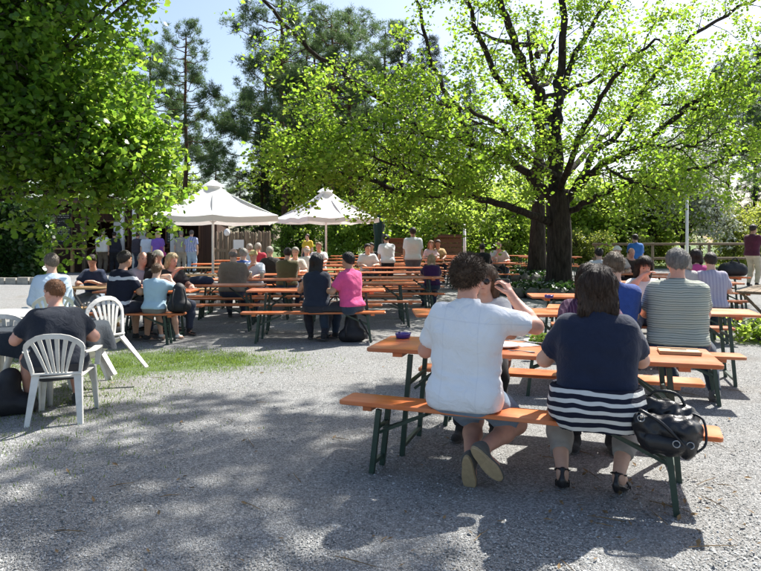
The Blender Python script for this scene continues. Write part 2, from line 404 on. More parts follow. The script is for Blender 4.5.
def leaves(P, size, rng, shape='oak', up=.5, D=None):
    """leaf blades at points P (n,3): folded outlines with random tilt; returns verts, quad faces"""
    n = len(P)
    if shape == 'oak':      # elongated, two folded halves
        L = np.array([[0,0,0],[-.30,.32,.09],[-.34,.72,.10],[0,1.05,-.06],[.34,.72,.10],[.30,.32,.09]])
        quads = np.array([[0,3,2,1],[0,5,4,3]])
    elif shape == 'lobed':  # five pointed lobes
        L = np.array([[0,0,0],[-.50,.12,.05],[-.46,.64,.09],[0,1.06,-.10],[.46,.64,.09],[.50,.12,.05],[0,.42,.07]])
        quads = np.array([[0,6,2,1],[6,4,3,2],[0,5,4,6]])
    elif shape == 'round':
        L = np.array([[0,0,0],[-.42,.3,.06],[-.3,.8,.08],[0,1,-.04],[.3,.8,.08],[.42,.3,.06]])
        quads = np.array([[0,3,2,1],[0,5,4,3]])
    else:                   # needle tuft: several thin blades fanned out of one point
        q = []; vs_ = []
        for k in range(7):
            a = 2*PI*k/7; t = .35+.5*((k*37) % 7)/7
            d = np.array([math.cos(a)*math.sin(t*1.6), math.sin(a)*math.sin(t*1.6), math.cos(t*1.6)])
            s_ = np.cross(d, [.3,.2,.9]); s_ /= np.linalg.norm(s_)
            b0 = len(vs_); vs_ += [s_*-.045, s_*.045, d+s_*.02, d-s_*.02]; q.append([b0,b0+1,b0+2,b0+3])
        L = np.array(vs_); quads = np.array(q)
    m = len(L)
    s = size*rng.uniform(.65, 1.25, n)
    if D is None:
        th = rng.rand(n)*2*PI; el = np.clip(rng.normal(-.15, .45, n), -1.4, 1.2)
        d = np.stack([np.cos(th)*np.cos(el), np.sin(th)*np.cos(el), np.sin(el)], 1)
    else:
        d = D + rng.normal(0, .35, (n,3)); d /= np.linalg.norm(d, axis=1)[:,None]
    upv = np.array([[0,0,1.]])*up + rng.normal(0, .55, (n,3))
    x = np.cross(d, upv); x /= (np.linalg.norm(x, axis=1)[:,None]+1e-9); z = np.cross(x, d)
    V = P[:,None,:] + s[:,None,None]*(L[None,:,0:1]*x[:,None,:] + L[None,:,1:2]*d[:,None,:] + L[None,:,2:3]*z[:,None,:])
    F = (quads[None]+(np.arange(n)*m)[:,None,None]).reshape(-1,4)
    return V.reshape(-1,3), F

class Plant:
    """grows limbs, branches and twigs; keeps twig points for the leaves"""
    def __init__(s, seed): s.mb = MB(); s.rng = random.Random(seed); s.np = np.random.RandomState(seed); s.tw = []; s.td = []
    def limb(s, pts, r0, r1, n=8):
        k = len(pts); s.mb.tube(pts, [r0+(r1-r0)*(i/(k-1))**.8 for i in range(k)], n)
    def smooth(s, pts, sub=4, jit=.0):
        pts = [Vector(p) for p in pts]; out = []
        for i in range(len(pts)-1):
            p0 = pts[max(i-1,0)]; p1 = pts[i]; p2 = pts[i+1]; p3 = pts[min(i+2,len(pts)-1)]
            for k in range(sub):
                t = k/sub
                q = .5*((2*p1)+(p2-p0)*t+(2*p0-5*p1+4*p2-p3)*t*t+(3*p1-p0-3*p2+p3)*t**3)
                if jit and (i or k): q = q+Vector((s.rng.gauss(0,jit), s.rng.gauss(0,jit), s.rng.gauss(0,jit)))
                out.append(q)
        out.append(pts[-1]); return out
    def branch(s, p, d, L, r, seg=4, wig=.22, up=.05):
        pts = [p]; d = d.normalized()
        for i in range(seg):
            d = (d+Vector((s.rng.gauss(0,wig), s.rng.gauss(0,wig), s.rng.gauss(up,wig)))).normalized()
            pts.append(pts[-1]+d*(L/seg))
        s.mb.tube(pts, [r*(1-.8*i/seg) for i in range(seg+1)], 4 if r > .02 else 3, False)
        return pts
    def along(s, pts, t):
        k = t*(len(pts)-1); i = min(int(k), len(pts)-2); f = k-i
        return pts[i].lerp(pts[i+1], f), (pts[i+1]-pts[i]).normalized()
    def side(s, d, spread=.9):
        v = Vector((s.rng.gauss(0,1), s.rng.gauss(0,1), s.rng.gauss(0,.8)))
        v = (v-d*v.dot(d)).normalized()
        return (d*(1-spread*.5)+v*spread).normalized()
    def foliate(s, pts, per_m, spread=.10):
        L = sum((pts[i+1]-pts[i]).length for i in range(len(pts)-1)); n = max(3, int(L*per_m))
        for i in range(n):
            q, d = s.along(pts, s.rng.uniform(.2, 1.02) if s.rng.random() > .25 else 1.0)
            s.tw.append((q.x+s.rng.gauss(0,spread), q.y+s.rng.gauss(0,spread), q.z+s.rng.gauss(0,spread*.8)))
    def clothe(s, pts, start, gap, Lr, tw_n, tw_L, per_m, r, spread=.1, up=.05):
        """branches with leafy twigs along a limb"""
        Lt = sum((pts[i+1]-pts[i]).length for i in range(len(pts)-1)); n = max(2, int(Lt*(1-start)/gap))
        for i in range(n):
            t = start+(1-start)*(i+s.rng.random())/n
            q, d = s.along(pts, min(t, .999))
            b = s.branch(q, s.side(d), s.rng.uniform(*Lr)*(1.15-.4*t), r*(1.2-.6*t), 4, .2, up)
            for k in range(tw_n):
                q2, d2 = s.along(b, s.rng.uniform(.25, 1))
                tw = s.branch(q2, s.side(d2), s.rng.uniform(*tw_L), r*.3, 3, .25, up)
                s.foliate(tw, per_m, spread)
            s.foliate(b[2:], per_m*.6, spread)
    def crown(s, size, shape, up=.5):
        V, F = leaves(np.array(s.tw), size, s.np, shape, up); return V, F

def finish_tree(pl, root, bark, leafm, size, shape, up=.5, bname='trunk', cname='crown'):
    pl.mb.build(bname, bark, root, True)
    V, F = pl.crown(size, shape, up)
    c = link(cname, np_mesh(cname, V, F, leafm), root)
    return c

# the big oak: limbs run where the photograph shows them, at the tree's own depth
OAK = (X_at(559, 18.6), 18.6)
def build_oak():
    z0 = gz(*OAK); root = thing('oak_tree', 'big spreading oak with dark trunk and bright young leaves shading the tables', 'tree', (0,0,0))
    pl = Plant(11)
    Y = OAK[1]; q = lambda px, py, y=Y: atz(px, py, y)
    b = Vector((OAK[0], Y, z0-.1))
    tr = [b, b+Vector((0,0,.35)), q(559,262), q(559.5,235), q(558,212), q(557,190)]
    pl.mb.tube(pl.smooth(tr, 4), [.56,.48,.42,.395,.38,.37,.36,.355,.35,.345,.345,.34,.34,.335,.33,.33,.33,.33,.33,.335,.335], 14)
    # root flare
    for k in range(7):
        a = k*2*PI/7+.3; d = Vector((math.cos(a), math.sin(a), 0))
        pl.mb.tube([b+d*.22+Vector((0,0,.6)), b+d*.38+Vector((0,0,.3)), b+d*.62+Vector((0,0,.08))], [.10,.13,.06], 6)
    limbs = [
      # (points, r0, r1, leaf start, gap, depth drift)
      ([q(557,196), q(554,165), q(549,125), q(541,100), q(524,70,Y-.6), q(509,28,Y-1), q(497,-8,Y-1.3), q(486,-60,Y-1.6), q(480,-120,Y-2)], .32, .07, .45, .42),
      ([q(558,192), q(556,150), q(558,110), q(561,70,Y+.4), q(563,0,Y+.8), q(560,-70,Y+1), q(566,-150,Y+1.2)], .30, .08, .40, .42),
      ([q(548,150,Y-.1), q(534,118,Y-.5), q(501,85,Y-1.0), q(480,38,Y-1.4), q(468,0,Y-1.8), q(455,-60,Y-2)], .20, .05, .30, .40),
      ([q(560,100,Y+.2), q(572,62,Y+.6), q(590,28,Y+1), q(612,-4,Y+1.2), q(640,-60,Y+1.4)], .16, .05, .25, .38),
      ([q(552,200), q(536,184,Y-.4), q(511,161,Y-.8), q(468,142,Y-1.4), q(420,130,Y-2), q(388,105,Y-2.3), q(338,70,Y-2.8), q(302,43,Y-3.2), q(265,0,Y-3.6), q(248,-30,Y-3.8)], .20, .04, .16, .36),
      ([q(550,222,Y-.1), q(530,214,Y-.6), q(497,203,Y-1.4), q(464,194,Y-2), q(420,196,Y-2.7), q(388,187,Y-3.2), q(347,173,Y-3.8), q(312,170,Y-4.2), q(285,172,Y-4.5)], .18, .035, .16, .30),
      ([q(566,200), q(582,184,Y-.2), q(601,165,Y-.5), q(648,142,Y-1), q(676,116,Y-1.3), q(724,85,Y-1.7), q(765,57,Y-2), q(800,36,Y-2.3)], .20, .05, .16, .34),
      ([q(575,190,Y-.1), q(596,151,Y+.4), q(620,132,Y+.8), q(657,71,Y+1.3), q(705,28,Y+1.8), q(752,0,Y+2.2), q(800,-28,Y+2.6)], .16, .05, .2, .36),
      ([q(566,213), q(590,201,Y-.6), q(615,189,Y-1), q(662,172,Y-1.6), q(705,166,Y-2), q(742,150,Y-2.3)], .15, .035, .2, .34),
      ([q(470,142,Y-1.4), q(461,118,Y-1.3), q(438,77,Y-1.5), q(422,27,Y-1.9), q(415,-12,Y-2.1), q(405,-60,Y-2.3)], .12, .035, .2, .36),
      ([q(676,116,Y-1.3), q(700,108,Y-2), q(733,101,Y-2.6), q(765,92,Y-3)], .08, .03, .2, .34),
      ([q(554,175,Y-.2), q(530,160,Y-1.6), q(500,128,Y-3), q(470,110,Y-4), q(440,104,Y-4.8)], .15, .035, .22, .36),
      ([q(560,190,Y-.2), q(575,150,Y-1.8), q(600,100,Y-3), q(628,60,Y-3.8), q(660,40,Y-4.4)], .15, .035, .22, .36),
      ([q(558,185,Y+.2), q(530,150,Y+2), q(490,130,Y+3.6), q(450,110,Y+5)], .16, .04, .22, .42),
      ([q(560,180,Y+.2), q(600,140,Y+2.2), q(640,110,Y+4), q(690,100,Y+5)], .16, .04, .22, .42),
      ([q(464,194,Y-2), q(440,182,Y-3), q(400,168,Y-3.8), q(360,152,Y-4.4), q(330,146,Y-4.8)], .07, .02, .1, .26),
      ([q(420,130,Y-2), q(395,134,Y-3), q(360,128,Y-3.8), q(320,124,Y-4.2), q(296,130,Y-4.4)], .07, .02, .1, .3),
      ([q(511,161,Y-.8), q(480,168,Y-2), q(450,160,Y-3), q(420,156,Y-3.6)], .07, .02, .1, .26),
      ([q(648,142,Y-1), q(672,150,Y-2), q(700,142,Y-2.6), q(726,128,Y-3)], .06, .02, .1, .28),
      ([q(601,165,Y-.5), q(622,178,Y-1.8), q(648,186,Y-2.8), q(672,190,Y-3.4)], .07, .02, .1, .3),
    ]
    thin = {0:.65, 1:.7, 2:.7, 3:.8, 4:.34, 9:.55}
    for li, (pts, r0, r1, st, gap) in enumerate(limbs):
        dn = thin.get(li, .98)
        sp = pl.smooth(pts, 4, .03); pl.limb(sp, r0*.68, r1*.7, 9)
        pl.clothe(sp, st, gap*.82/dn**.5, (.8, 1.7), 6, (.35, .75), 44*dn**.5, .022, .115, .05)
    finish_tree(pl, root, OAKBARK, OAKLEAF, .095, 'oak', .6)
    print('oak leaves', len(pl.tw))
    return root
build_oak()

# the second trunk standing behind it
def rear_oak():
    x, y = X_at(537, 23), 23; root = thing('oak_tree', 'thinner dark oak standing just behind the big spreading oak', 'tree', (0,0,0))
    pl = Plant(21); b = Vector((x, y, gz(x,y)-.1))
    tr = [b, b+Vector((0,0,.4)), b+Vector((.02,0,1.6)), b+Vector((.08,.05,3.4)), b+Vector((.1,.3,6)), b+Vector((-.2,.6,9))]
    pl.mb.tube(pl.smooth(tr, 4), [.44*(1-.045*i) for i in range(21)], 12)
    for k in range(9):
        a = pl.rng.uniform(0, 6.28); h = pl.rng.uniform(3.2, 8.5); L = pl.rng.uniform(2.2, 4)
        p0 = b+Vector((.05,.2,h)); d = Vector((math.cos(a), math.sin(a)*.8+.3, .35))
        sp = pl.smooth([p0, p0+d*L*.4, p0+d*L*.75+Vector((0,0,.2)), p0+d*L+Vector((0,0,.2))], 3, .04)
        pl.limb(sp, .12, .03, 6); pl.clothe(sp, .2, .5, (.8,1.5), 5, (.4,.8), 14, .025, .1)
    finish_tree(pl, root, OAKBARK, OAKLEAF, .15, 'oak', .6)
rear_oak()

def lobed_tree(pl, base, lobes, trunk_r, nb, leafm_args=None, per=18, tw=(.35,.8), br=(.8,1.6), gap=.5, top=None, start=.25):
    """trunk plus limbs that reach into each crown lobe (centre, radii)"""
    base = Vector(base); top = Vector(top) if top is not None else base+Vector((0,0,6))
    tr = pl.smooth([base+Vector((0,0,-.15)), base+Vector((0,0,.3)), base.lerp(top,.35)+Vector((.08,.05,0)), base.lerp(top,.7), top], 4, .02)
    k = len(tr); pl.mb.tube(tr, [trunk_r*(1.35 if i == 0 else 1-.65*i/k) for i in range(k)], 12)
    for c, rad, m in lobes:
        c = Vector(c)
        for j in range(m):
            while True:
                v = Vector((pl.rng.uniform(-1,1), pl.rng.uniform(-1,1), pl.rng.uniform(-1,1)))
                if v.length < 1: break
            v = v*(.55+.45*v.length)
            e = c+Vector((v.x*rad[0], v.y*rad[1], v.z*rad[2]))
            t = pl.rng.uniform(.35, .95); p0, _ = pl.along(tr, t)
            mid = p0.lerp(e, .5)+Vector((pl.rng.gauss(0,.2), pl.rng.gauss(0,.2), pl.rng.uniform(.1,.5)))
            sp = pl.smooth([p0, p0.lerp(mid,.5)+Vector((0,0,.1)), mid, mid.lerp(e,.6), e], 3, .03)
            pl.limb(sp, .05, .012, 5); pl.clothe(sp, start, gap, br, nb, tw, per, .018, .09, -.02)

# maple hanging in from the left; its trunk stands outside the picture
def build_maple():
    root = thing('maple_tree', 'dense dark green maple hanging low in front of the kiosk', 'tree', (0,0,0))
    pl = Plant(31); base = (-8.2, 10.6, 0)
    lobes = [((-6.6,10.8,6.2), (2.3,2.4,2.0), 20), ((-6.3,10.4,4.05), (2.2,2.2,1.35), 22), ((-5.3,10.8,3.25), (1.5,1.5,.8), 18),
             ((-4.6,11.0,3.15), (.8,1.2,.7), 13), ((-3.95,11.0,2.95), (.40,.7,.4), 5), ((-3.85,11.0,2.5), (.34,.5,.24), 5), ((-5.1,10.6,4.3), (.95,1.5,1.3), 12), ((-5.0,10.8,5.9), (1.15,1.4,1.1), 10), ((-3.9,10.9,6.9), (1.05,1.0,.6), 8), ((-3.1,11,6.6), (.5,.6,.4), 4),
             ((-7.6,9.2,3.4), (1.6,1.6,1.5), 12), ((-7.0,11,8.5), (2.5,2.5,1.5), 9), ((-9.5,11,5.5), (2.2,2.2,2.6), 9)]
    lobed_tree(pl, base, lobes, .3, 5, per=33, gap=.48, top=(-7.9,10.8,7.5), br=(.6,1.3), start=.42)
    finish_tree(pl, root, GREYBARK, MAPLELEAF, .086, 'lobed', .6)
    print('maple leaves', len(pl.tw))
build_maple()

# tall tree standing to the right, outside the picture; its high crown throws the broken shade on the yard
def build_shade_tree():
    root = thing('shade_tree', 'tall broad tree beside the yard whose high crown shades the gravel', 'tree', (0,0,0))
    pl = Plant(41); base = (9.6, 7.2, 0)
    base = (10.2, 5.6, 0); top = Vector((9.8,5.9,12.0))
    lobed_tree(pl, base, [((10.4,6,13), (2.6,2.6,1.8), 10), ((8.9,4.6,12), (1.8,1.8,1.4), 5)], .42, 4, per=12, gap=.8, top=top, br=(.6,1.2), start=.45)
    # long high limbs reaching over the yard: leafy tips placed to shade chosen spots
    for px, py, h, sc in ((70,428,8.8,.9), (255,408,9.2,.9), (325,436,8.9,.8), (190,462,8.6,.8), (390,396,9.4,.75), (40,535,8.4,.8), (235,520,8.8,.9), (340,552,8.4,.8), (130,497,8.6,.6), (150,415,9,.6), (300,470,8.7,.7), (420,425,9,.6), (150,555,8.5,.7), (240,436,8.7,.6), (15,480,8.6,.7), (350,410,9.2,.6), (70,475,8.6,.8), (110,525,8.6,.7), (270,455,8.8,.7), (385,455,8.9,.6), (200,405,9,.7)):
        gy = FPX*CAM_H/(py-HORIZON); gx = X_at(px, gy); h += 4.2; k = h/math.tan(SUN_EL)
        e = Vector((gx+math.sin(SUN_AZ)*k, gy+math.cos(SUN_AZ)*k, h))
        q0 = top+Vector((pl.rng.gauss(0,.1),0,pl.rng.uniform(-1.5,.3))); via = q0.lerp(e,.55)+Vector((0,0,.5))
        d = (e-via).normalized()
        sp = pl.smooth([q0, q0.lerp(via,.5)+Vector((0,-.2,.3)), via, via.lerp(e,.6), e+d*.35], 5, .03); pl.limb(sp, .055, .012, 5)
        tip = sp[-8:] if sc > .7 else sp[-5:]
        pl.clothe(tip[-5:], .1, .30, (.4*sc,.85*sc), 4, (.25,.5), 20, .014, .08, 0)
    finish_tree(pl, root, GREYBARK, OAKLEAF, .16, 'oak', .7)
    print('shade leaves', len(pl.tw))
build_shade_tree()

# ---- background trees: one of each kind, then copies
def make_pine(seed, H):
    root = thing('pine_tree', 'x', 'tree'); pl = Plant(seed)
    tr = pl.smooth([(0,0,-.2), (.05,0,H*.25), (.2,.1,H*.5), (.1,.2,H*.75), (.15,.1,H)], 4, .03); k = len(tr)
    pl.mb.tube(tr, [.26*(1-.85*i/k) for i in range(k)], 8)
    for i in range(46):
        t = .36+.64*(i/46)**.9; p0, _ = pl.along(tr, min(t, .995)); a = pl.rng.uniform(0, 6.28)
        L = (1.1+3.0*math.sin(min(1, (1-t)*1.9)*PI*.5))*pl.rng.uniform(.55, 1.1)
        d = Vector((math.cos(a), math.sin(a), .12))
        sp = pl.smooth([p0, p0+d*L*.4+Vector((0,0,-.1)), p0+d*L*.75+Vector((0,0,.15)), p0+d*L+Vector((0,0,.35))], 3, .05)
        pl.limb(sp, .05, .012, 4); pl.clothe(sp, .35, .42, (.4,.9), 5, (.25,.5), 17, .012, .12, .15)
    finish_tree(pl, root, PINEBARK, NEEDLE, .27, 'needle'); return root
def make_spruce(seed, H):
    root = thing('spruce_tree', 'x', 'tree'); pl = Plant(seed)
    tr = [Vector((0,0,-.2)), Vector((0,0,H*.5)), Vector((.05,0,H))]; pl.mb.tube(tr, [.3,.17,.02], 8)
    for i in range(95):
        t = .08+.92*(i/95); a = i*2.4+pl.rng.uniform(-.4,.4); L = (1-t)**.8*3.1*pl.rng.uniform(.75,1.1)+.15
        p0 = Vector((0,0,H*t)); d = Vector((math.cos(a), math.sin(a), 0))
        sp = pl.smooth([p0, p0+d*L*.5+Vector((0,0,-.1*L)), p0+d*L+Vector((0,0,-.22*L))], 3, .02)
        pl.limb(sp, .035, .008, 3)
        for s_ in range(int(3+L*4)):
            q, dd = pl.along(sp, pl.rng.uniform(.15, 1)); sd_ = pl.side(dd, .8); sd_.z = -abs(sd_.z)*.6
            tw = [q, q+sd_*.25, q+sd_*.5+Vector((0,0,-.12))]; pl.foliate(tw, 15, .09)
    finish_tree(pl, root, PINEBARK, SPRUCE, .26, 'needle'); return root
def make_broadleaf(seed, H, rad, leafm, size, per=9, low=.25, name='broadleaf_tree', shape='round', nl=13, tr=.16):
    root = thing(name, 'x', 'tree'); pl = Plant(seed); lobes = []
    for i in range(nl):
        a = pl.rng.uniform(0, 6.28); h = pl.rng.uniform(low, .92); rr = rad*math.sin(min(1, (1-h)*1.6+.25)*PI*.5)*pl.rng.uniform(.25,.75)
        lobes.append(((math.cos(a)*rr, math.sin(a)*rr, H*h), (rad*.42, rad*.42, H*.13), 4))
    lobed_tree(pl, (0,0,0), lobes, tr, 5, per=per, gap=.6, top=(.1,.1,H*.8), br=(.6,1.2), start=.3)
    finish_tree(pl, root, GREYBARK, leafm, size, shape, .5); return root
def place_trees(proto, spots, labels, group):
    for i, (px, y, sc, rz) in enumerate(spots):
        o = proto if i == 0 else copy_tree(proto)
        x = X_at(px, y); o.location = (x, y, gz(x, y)); o.rotation_euler = (0,0,rz)
        o.scale = (sc*(.9+.2*((i*7) % 5)/5), sc*(.9+.2*((i*3) % 5)/5), sc)
        tag(o, labels if isinstance(labels, str) else labels[i], 'tree', group)
pineA = make_pine(51, 17)
place_trees(pineA, [(184,42,.86,.3), (285,44,1.08,2.2), (332,41,.9,4.0), (45,46,1.0,1.1), (385,52,1.05,.7), (304,49,1.0,5.1), (352,46,1.0,2.9)], ['slim tall pine standing alone between the maple and the first parasol', 'tall pine rising behind the log fence', 'tall pine rising above the parasol under the low oak branch', 'tall pine standing behind the maple and the hedge', 'tall pine standing behind the closed teal parasol', 'tall pine between the two parasols', 'tall pine just beyond the parasol under the low oak branch'], 'pines behind the kiosk')
pineB = make_pine(61, 14)
place_trees(pineB, [(150,48,1.1,1.0), (268,54,1.15,3.1), (312,56,1.25,5.0), (100,52,1.1,.2), (215,66,.72,.5), (730,50,1.0,2.0), (775,46,1.1,4.0), (700,58,1.0,.4)], 'slender pine with airy needle clumps among the far trees', 'airy pines in the far wood')
spr = make_spruce(71, 16)
place_trees(spr, [(262,52,.72,0), (402,46,1.0,1.3), (430,54,1.15,2.5), (355,56,.95,.8), (240,62,.5,2.0), (755,60,.9,.2), (470,60,1.0,1.0)], ['small dark spruce behind the log fence', 'dark spruce showing above the closed teal parasol']+['dark conical spruce among the far trees']*5, 'dark spruces in the far wood')
bla = make_broadleaf(81, 9, 3.6, BUSHLEAF, .21, 12)
place_trees(bla, [(430,46,.75,0), (495,42,.6,1.1), (520,48,.8,2.3), (600,48,.55,3.0), (560,56,.85,3.6), (650,58,.65,4.5), (388,58,1.0,5.2), (720,54,.6,.6), (350,54,1.1,.9), (300,56,1.0,.9), (180,60,.95,1.9), (60,60,1.0,2.8), (10,50,1.0,1.2), (790,56,.7,4.2), (470,54,.9,2.2), (690,64,.7,3.3), (268,60,.95,5.5), (325,48,.85,3.9)], 'mid green leafy tree at the edge of the wood', 'leafy trees behind the yard')
shr = make_broadleaf(91, 3.4, 2.0, BUSHLEAF, .15, 15, .12, 'shrub', nl=15, tr=.06)
place_trees(shr, [(405,33,1.0,0), (450,31,.9,1), (480,34,1.1,2), (512,31,.95,3), (585,31,1.1,4), (615,33,1.15,5), (650,30,1.1,.5), (380,38,1.1,1.5), (350,40,1.0,2.5), (300,44,.95,3.5), (545,33,1.2,.9), (430,37,1.25,4.1)], 'rounded green shrub along the back of the yard', 'shrubs along the back of the yard')
yel = make_broadleaf(101, 3.8, 2.1, YELLOWLEAF, .14, 16, .1, 'shrub', nl=15, tr=.06)
place_trees(yel, [(735,29,.72,0), (765,31,.8,1), (645,31,.7,2), (465,39,1.1,3), (508,40,1.15,4), (625,38,1.2,5), (600,28,.42,1.2), (572,28.6,.45,2.4), (640,28.2,.4,3.3), (500,29.5,.4,4)], ['yellow green shrub behind the railing beside the maroon polo man']*2+['low yellow green shrub behind the railing in front of the taller one', 'yellow green shrub behind the short white post', 'yellow green shrub beyond the rear oak trunk', 'tall yellow green shrub in the second line behind the railing']+['small bright shrub at the foot of the green shrubs']*4, 'yellow green shrubs')
blo = make_broadleaf(111, 6.5, 3.0, BLOSSOM, .12, 20, .2, 'blossom_tree', nl=16, tr=.12)
place_trees(blo, [(682,29.5,.92,.4)], 'tree in white blossom behind the thin white pole', None)
# ------------------------------------------------------------------ kiosk, fences, hedge, planters
def kiosk():
    """dark boarded serving hut behind the maple: openings, counter, chalk boards, white posts"""
    y0 = 28.4; xl, xr = X_at(28, y0), X_at(216, y0); g = gz(-10, y0); H = 2.75
    root = thing('kiosk', 'dark brown boarded serving kiosk with chalkboard menus and a counter', 'kiosk', (0,0,0))
    W = xr-xl
    # wall of upright boards with two serving openings
    opens = [(X_at(84,y0), X_at(128,y0)), (X_at(136,y0), X_at(168,y0)), (X_at(176,y0), X_at(199,y0))]
    board = MB().box((0,0,.5), (.148,.03,1)).mesh('board', DARKWOOD)
    x = xl; i = 0
    def put(x, z0, z1):
        o = link('board', board, root, (x, y0+(.004 if i % 2 else 0), z0)); o.scale = (1,1,z1-z0)
    while x < xr:
        op = [o for o in opens if o[0] < x < o[1]]
        if op: put(x, g, g+1.0); put(x, g+2.15, g+H)
        else: put(x, g, g+H)
        x += .152; i += 1
    MB().box(((xl+xr)/2, y0+2.2, g+H/2), (W, .1, H)).box((xl+.02, y0+1.15, g+H/2), (.08, 2.2, H)).box((xr-.02, y0+1.15, g+H/2), (.08, 2.2, H)).build('rear_wall', DARKWOOD, root)
    MB().box(((xl+xr)/2, y0+1.1, g+.04), (W-.2, 2.0, .06)).build('floor_slab', GREYWOOD, root)
    rf = MB().box(((xl+xr)/2, y0+.85, g+H+.16), (W+.9, 3.6, .12), Euler((R(-5),0,0)).to_matrix()).build('roof', simple('roof_felt', (.06,.05,.05), .9, .3, 12, 0, .3), root)
    MB().box(((xl+xr)/2, y0-.93, g+H+.2), (W+.94, .03, .22)).build('fascia', BROWNWOOD, rf)
    for o in opens:
        MB().box(((o[0]+o[1])/2, y0-.16, g+1.03), (o[1]-o[0]+.1, .42, .05)).build('counter', BROWNWOOD, root)
        fr = MB(); fr.box((o[0]-.03, y0-.03, g+1.58), (.07,.08,1.15)).box((o[1]+.03, y0-.03, g+1.58), (.07,.08,1.15)).box(((o[0]+o[1])/2, y0-.03, g+2.18), (o[1]-o[0]+.13,.08,.07))
        fr.build('opening_frame', BROWNWOOD, root)
    for px in (122, 134, 172):
        MB().box((X_at(px,y0-.9), y0-.85, g+H/2), (.14,.14,H)).build('post', WHITEPAINT, root)
    for px in (54, 84):
        MB().box((X_at(px,y0-.9), y0-.85, g+H/2), (.14,.14,H)).build('post', GREYWOOD, root)
    # white price panels beside the openings
    for px, z, w, h in ((118,1.75,.32,.9), (143,1.75,.3,.9)):
        MB().box((X_at(px,y0), y0-.06, g+z), (w,.02,h)).build('white_panel', WHITEPAINT, root)
    # chalk boards with rows of illegible chalk writing
    chalk = simple('chalk', (.62,.62,.58), .95, .2, 40); slate = simple('slate_board', (.03,.033,.035), .8, .3, 9)
    rr = random.Random(5)
    for px, zc, w, h in ((64,1.85,.72,1.35), (173.5,1.72,.55,.95)):
        bx = X_at(px, y0); b = MB().box((bx, y0-.07, g+zc), (w,.03,h)).build('chalkboard', slate, root)
        f = MB()
        for s_ in (-1,1): f.box((bx+s_*(w/2+.02), y0-.075, g+zc), (.045,.05,h+.09)); f.box((bx, y0-.075, g+zc+s_*(h/2+.02)), (w,.048,.045))
        f.build('board_frame', BROWNWOOD, b)
        t = MB(); z = g+zc+h/2-.1
        while z > g+zc-h/2+.08:
            xx = bx-w/2+.06
            while xx < bx+w/2-.1:
                l = rr.uniform(.03,.10); t.box((xx+l/2, y0-.089, z+rr.uniform(-.006,.006)), (l,.003,rr.uniform(.018,.03))); xx += l+rr.uniform(.015,.05)
                if rr.random() < .12: break
            z -= .085
        t.build('chalk_writing', chalk, b)
    # blue sign and flower box
    MB().box((X_at(51,y0), y0-.1, g+2.25), (.55,.03,.3)).build('blue_sign', simple('blue_enamel', (.06,.16,.36), .4, .15, 8), root)
    cb = MB().box((X_at(64,y0-.8), y0-.75, g+1.0), (1.9,.42,.06)).build('side_counter', PALEWOOD, root)
    for px in (41, 72): MB().box((X_at(px,y0-.8), y0-.75, g+.49), (.12,.12,.96)).build('counter_leg', PALEWOOD, root)
    return root
kiosk()

def hedge():
    x0, x1, y = X_at(-60,24), X_at(37,24), 24.5
    root = thing('hedge', 'tall dark ivy hedge at the end of the kiosk', 'hedge', (0,0,0)); r = np.random.RandomState(6)
    n = 15000; f = r.rand(n); P = np.stack([r.uniform(x0, x1, n), y+r.normal(0,.08,n)-.42, r.uniform(.05, 2.65, n)], 1)
    P[f > .75] = np.stack([r.uniform(x0,x1,(f>.75).sum()), y+r.uniform(-.45,.45,(f>.75).sum()), 2.6+r.normal(0,.1,(f>.75).sum())], 1)
    P[f < .12] = np.stack([x1+r.normal(0,.07,(f<.12).sum()), y+r.uniform(-.45,.45,(f<.12).sum()), r.uniform(.05,2.6,(f<.12).sum())], 1)
    P[:,1] += .12*np.sin(P[:,0]*3.1)+.1*np.sin(P[:,2]*4.7+P[:,0]); P[:,2] += gz(-8, 24)
    V, F = leaves(P, .16, r, 'lobed', .1); link('foliage', np_mesh('foliage', V, F, IVY), root)
    mb = MB(); rr = random.Random(3)
    for i in range(26):
        x = rr.uniform(x0+.2, x1-.2); yy = y+rr.uniform(-.25,.25)
        mb.tube([(x,yy,0), (x+rr.gauss(0,.1),yy,1.2), (x+rr.gauss(0,.25),yy,2.6)], [.035,.025,.01], 5)
    mb.build('stems', GREYBARK, root)
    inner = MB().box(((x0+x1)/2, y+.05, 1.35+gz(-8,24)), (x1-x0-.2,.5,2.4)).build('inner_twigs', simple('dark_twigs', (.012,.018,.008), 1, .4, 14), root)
hedge()

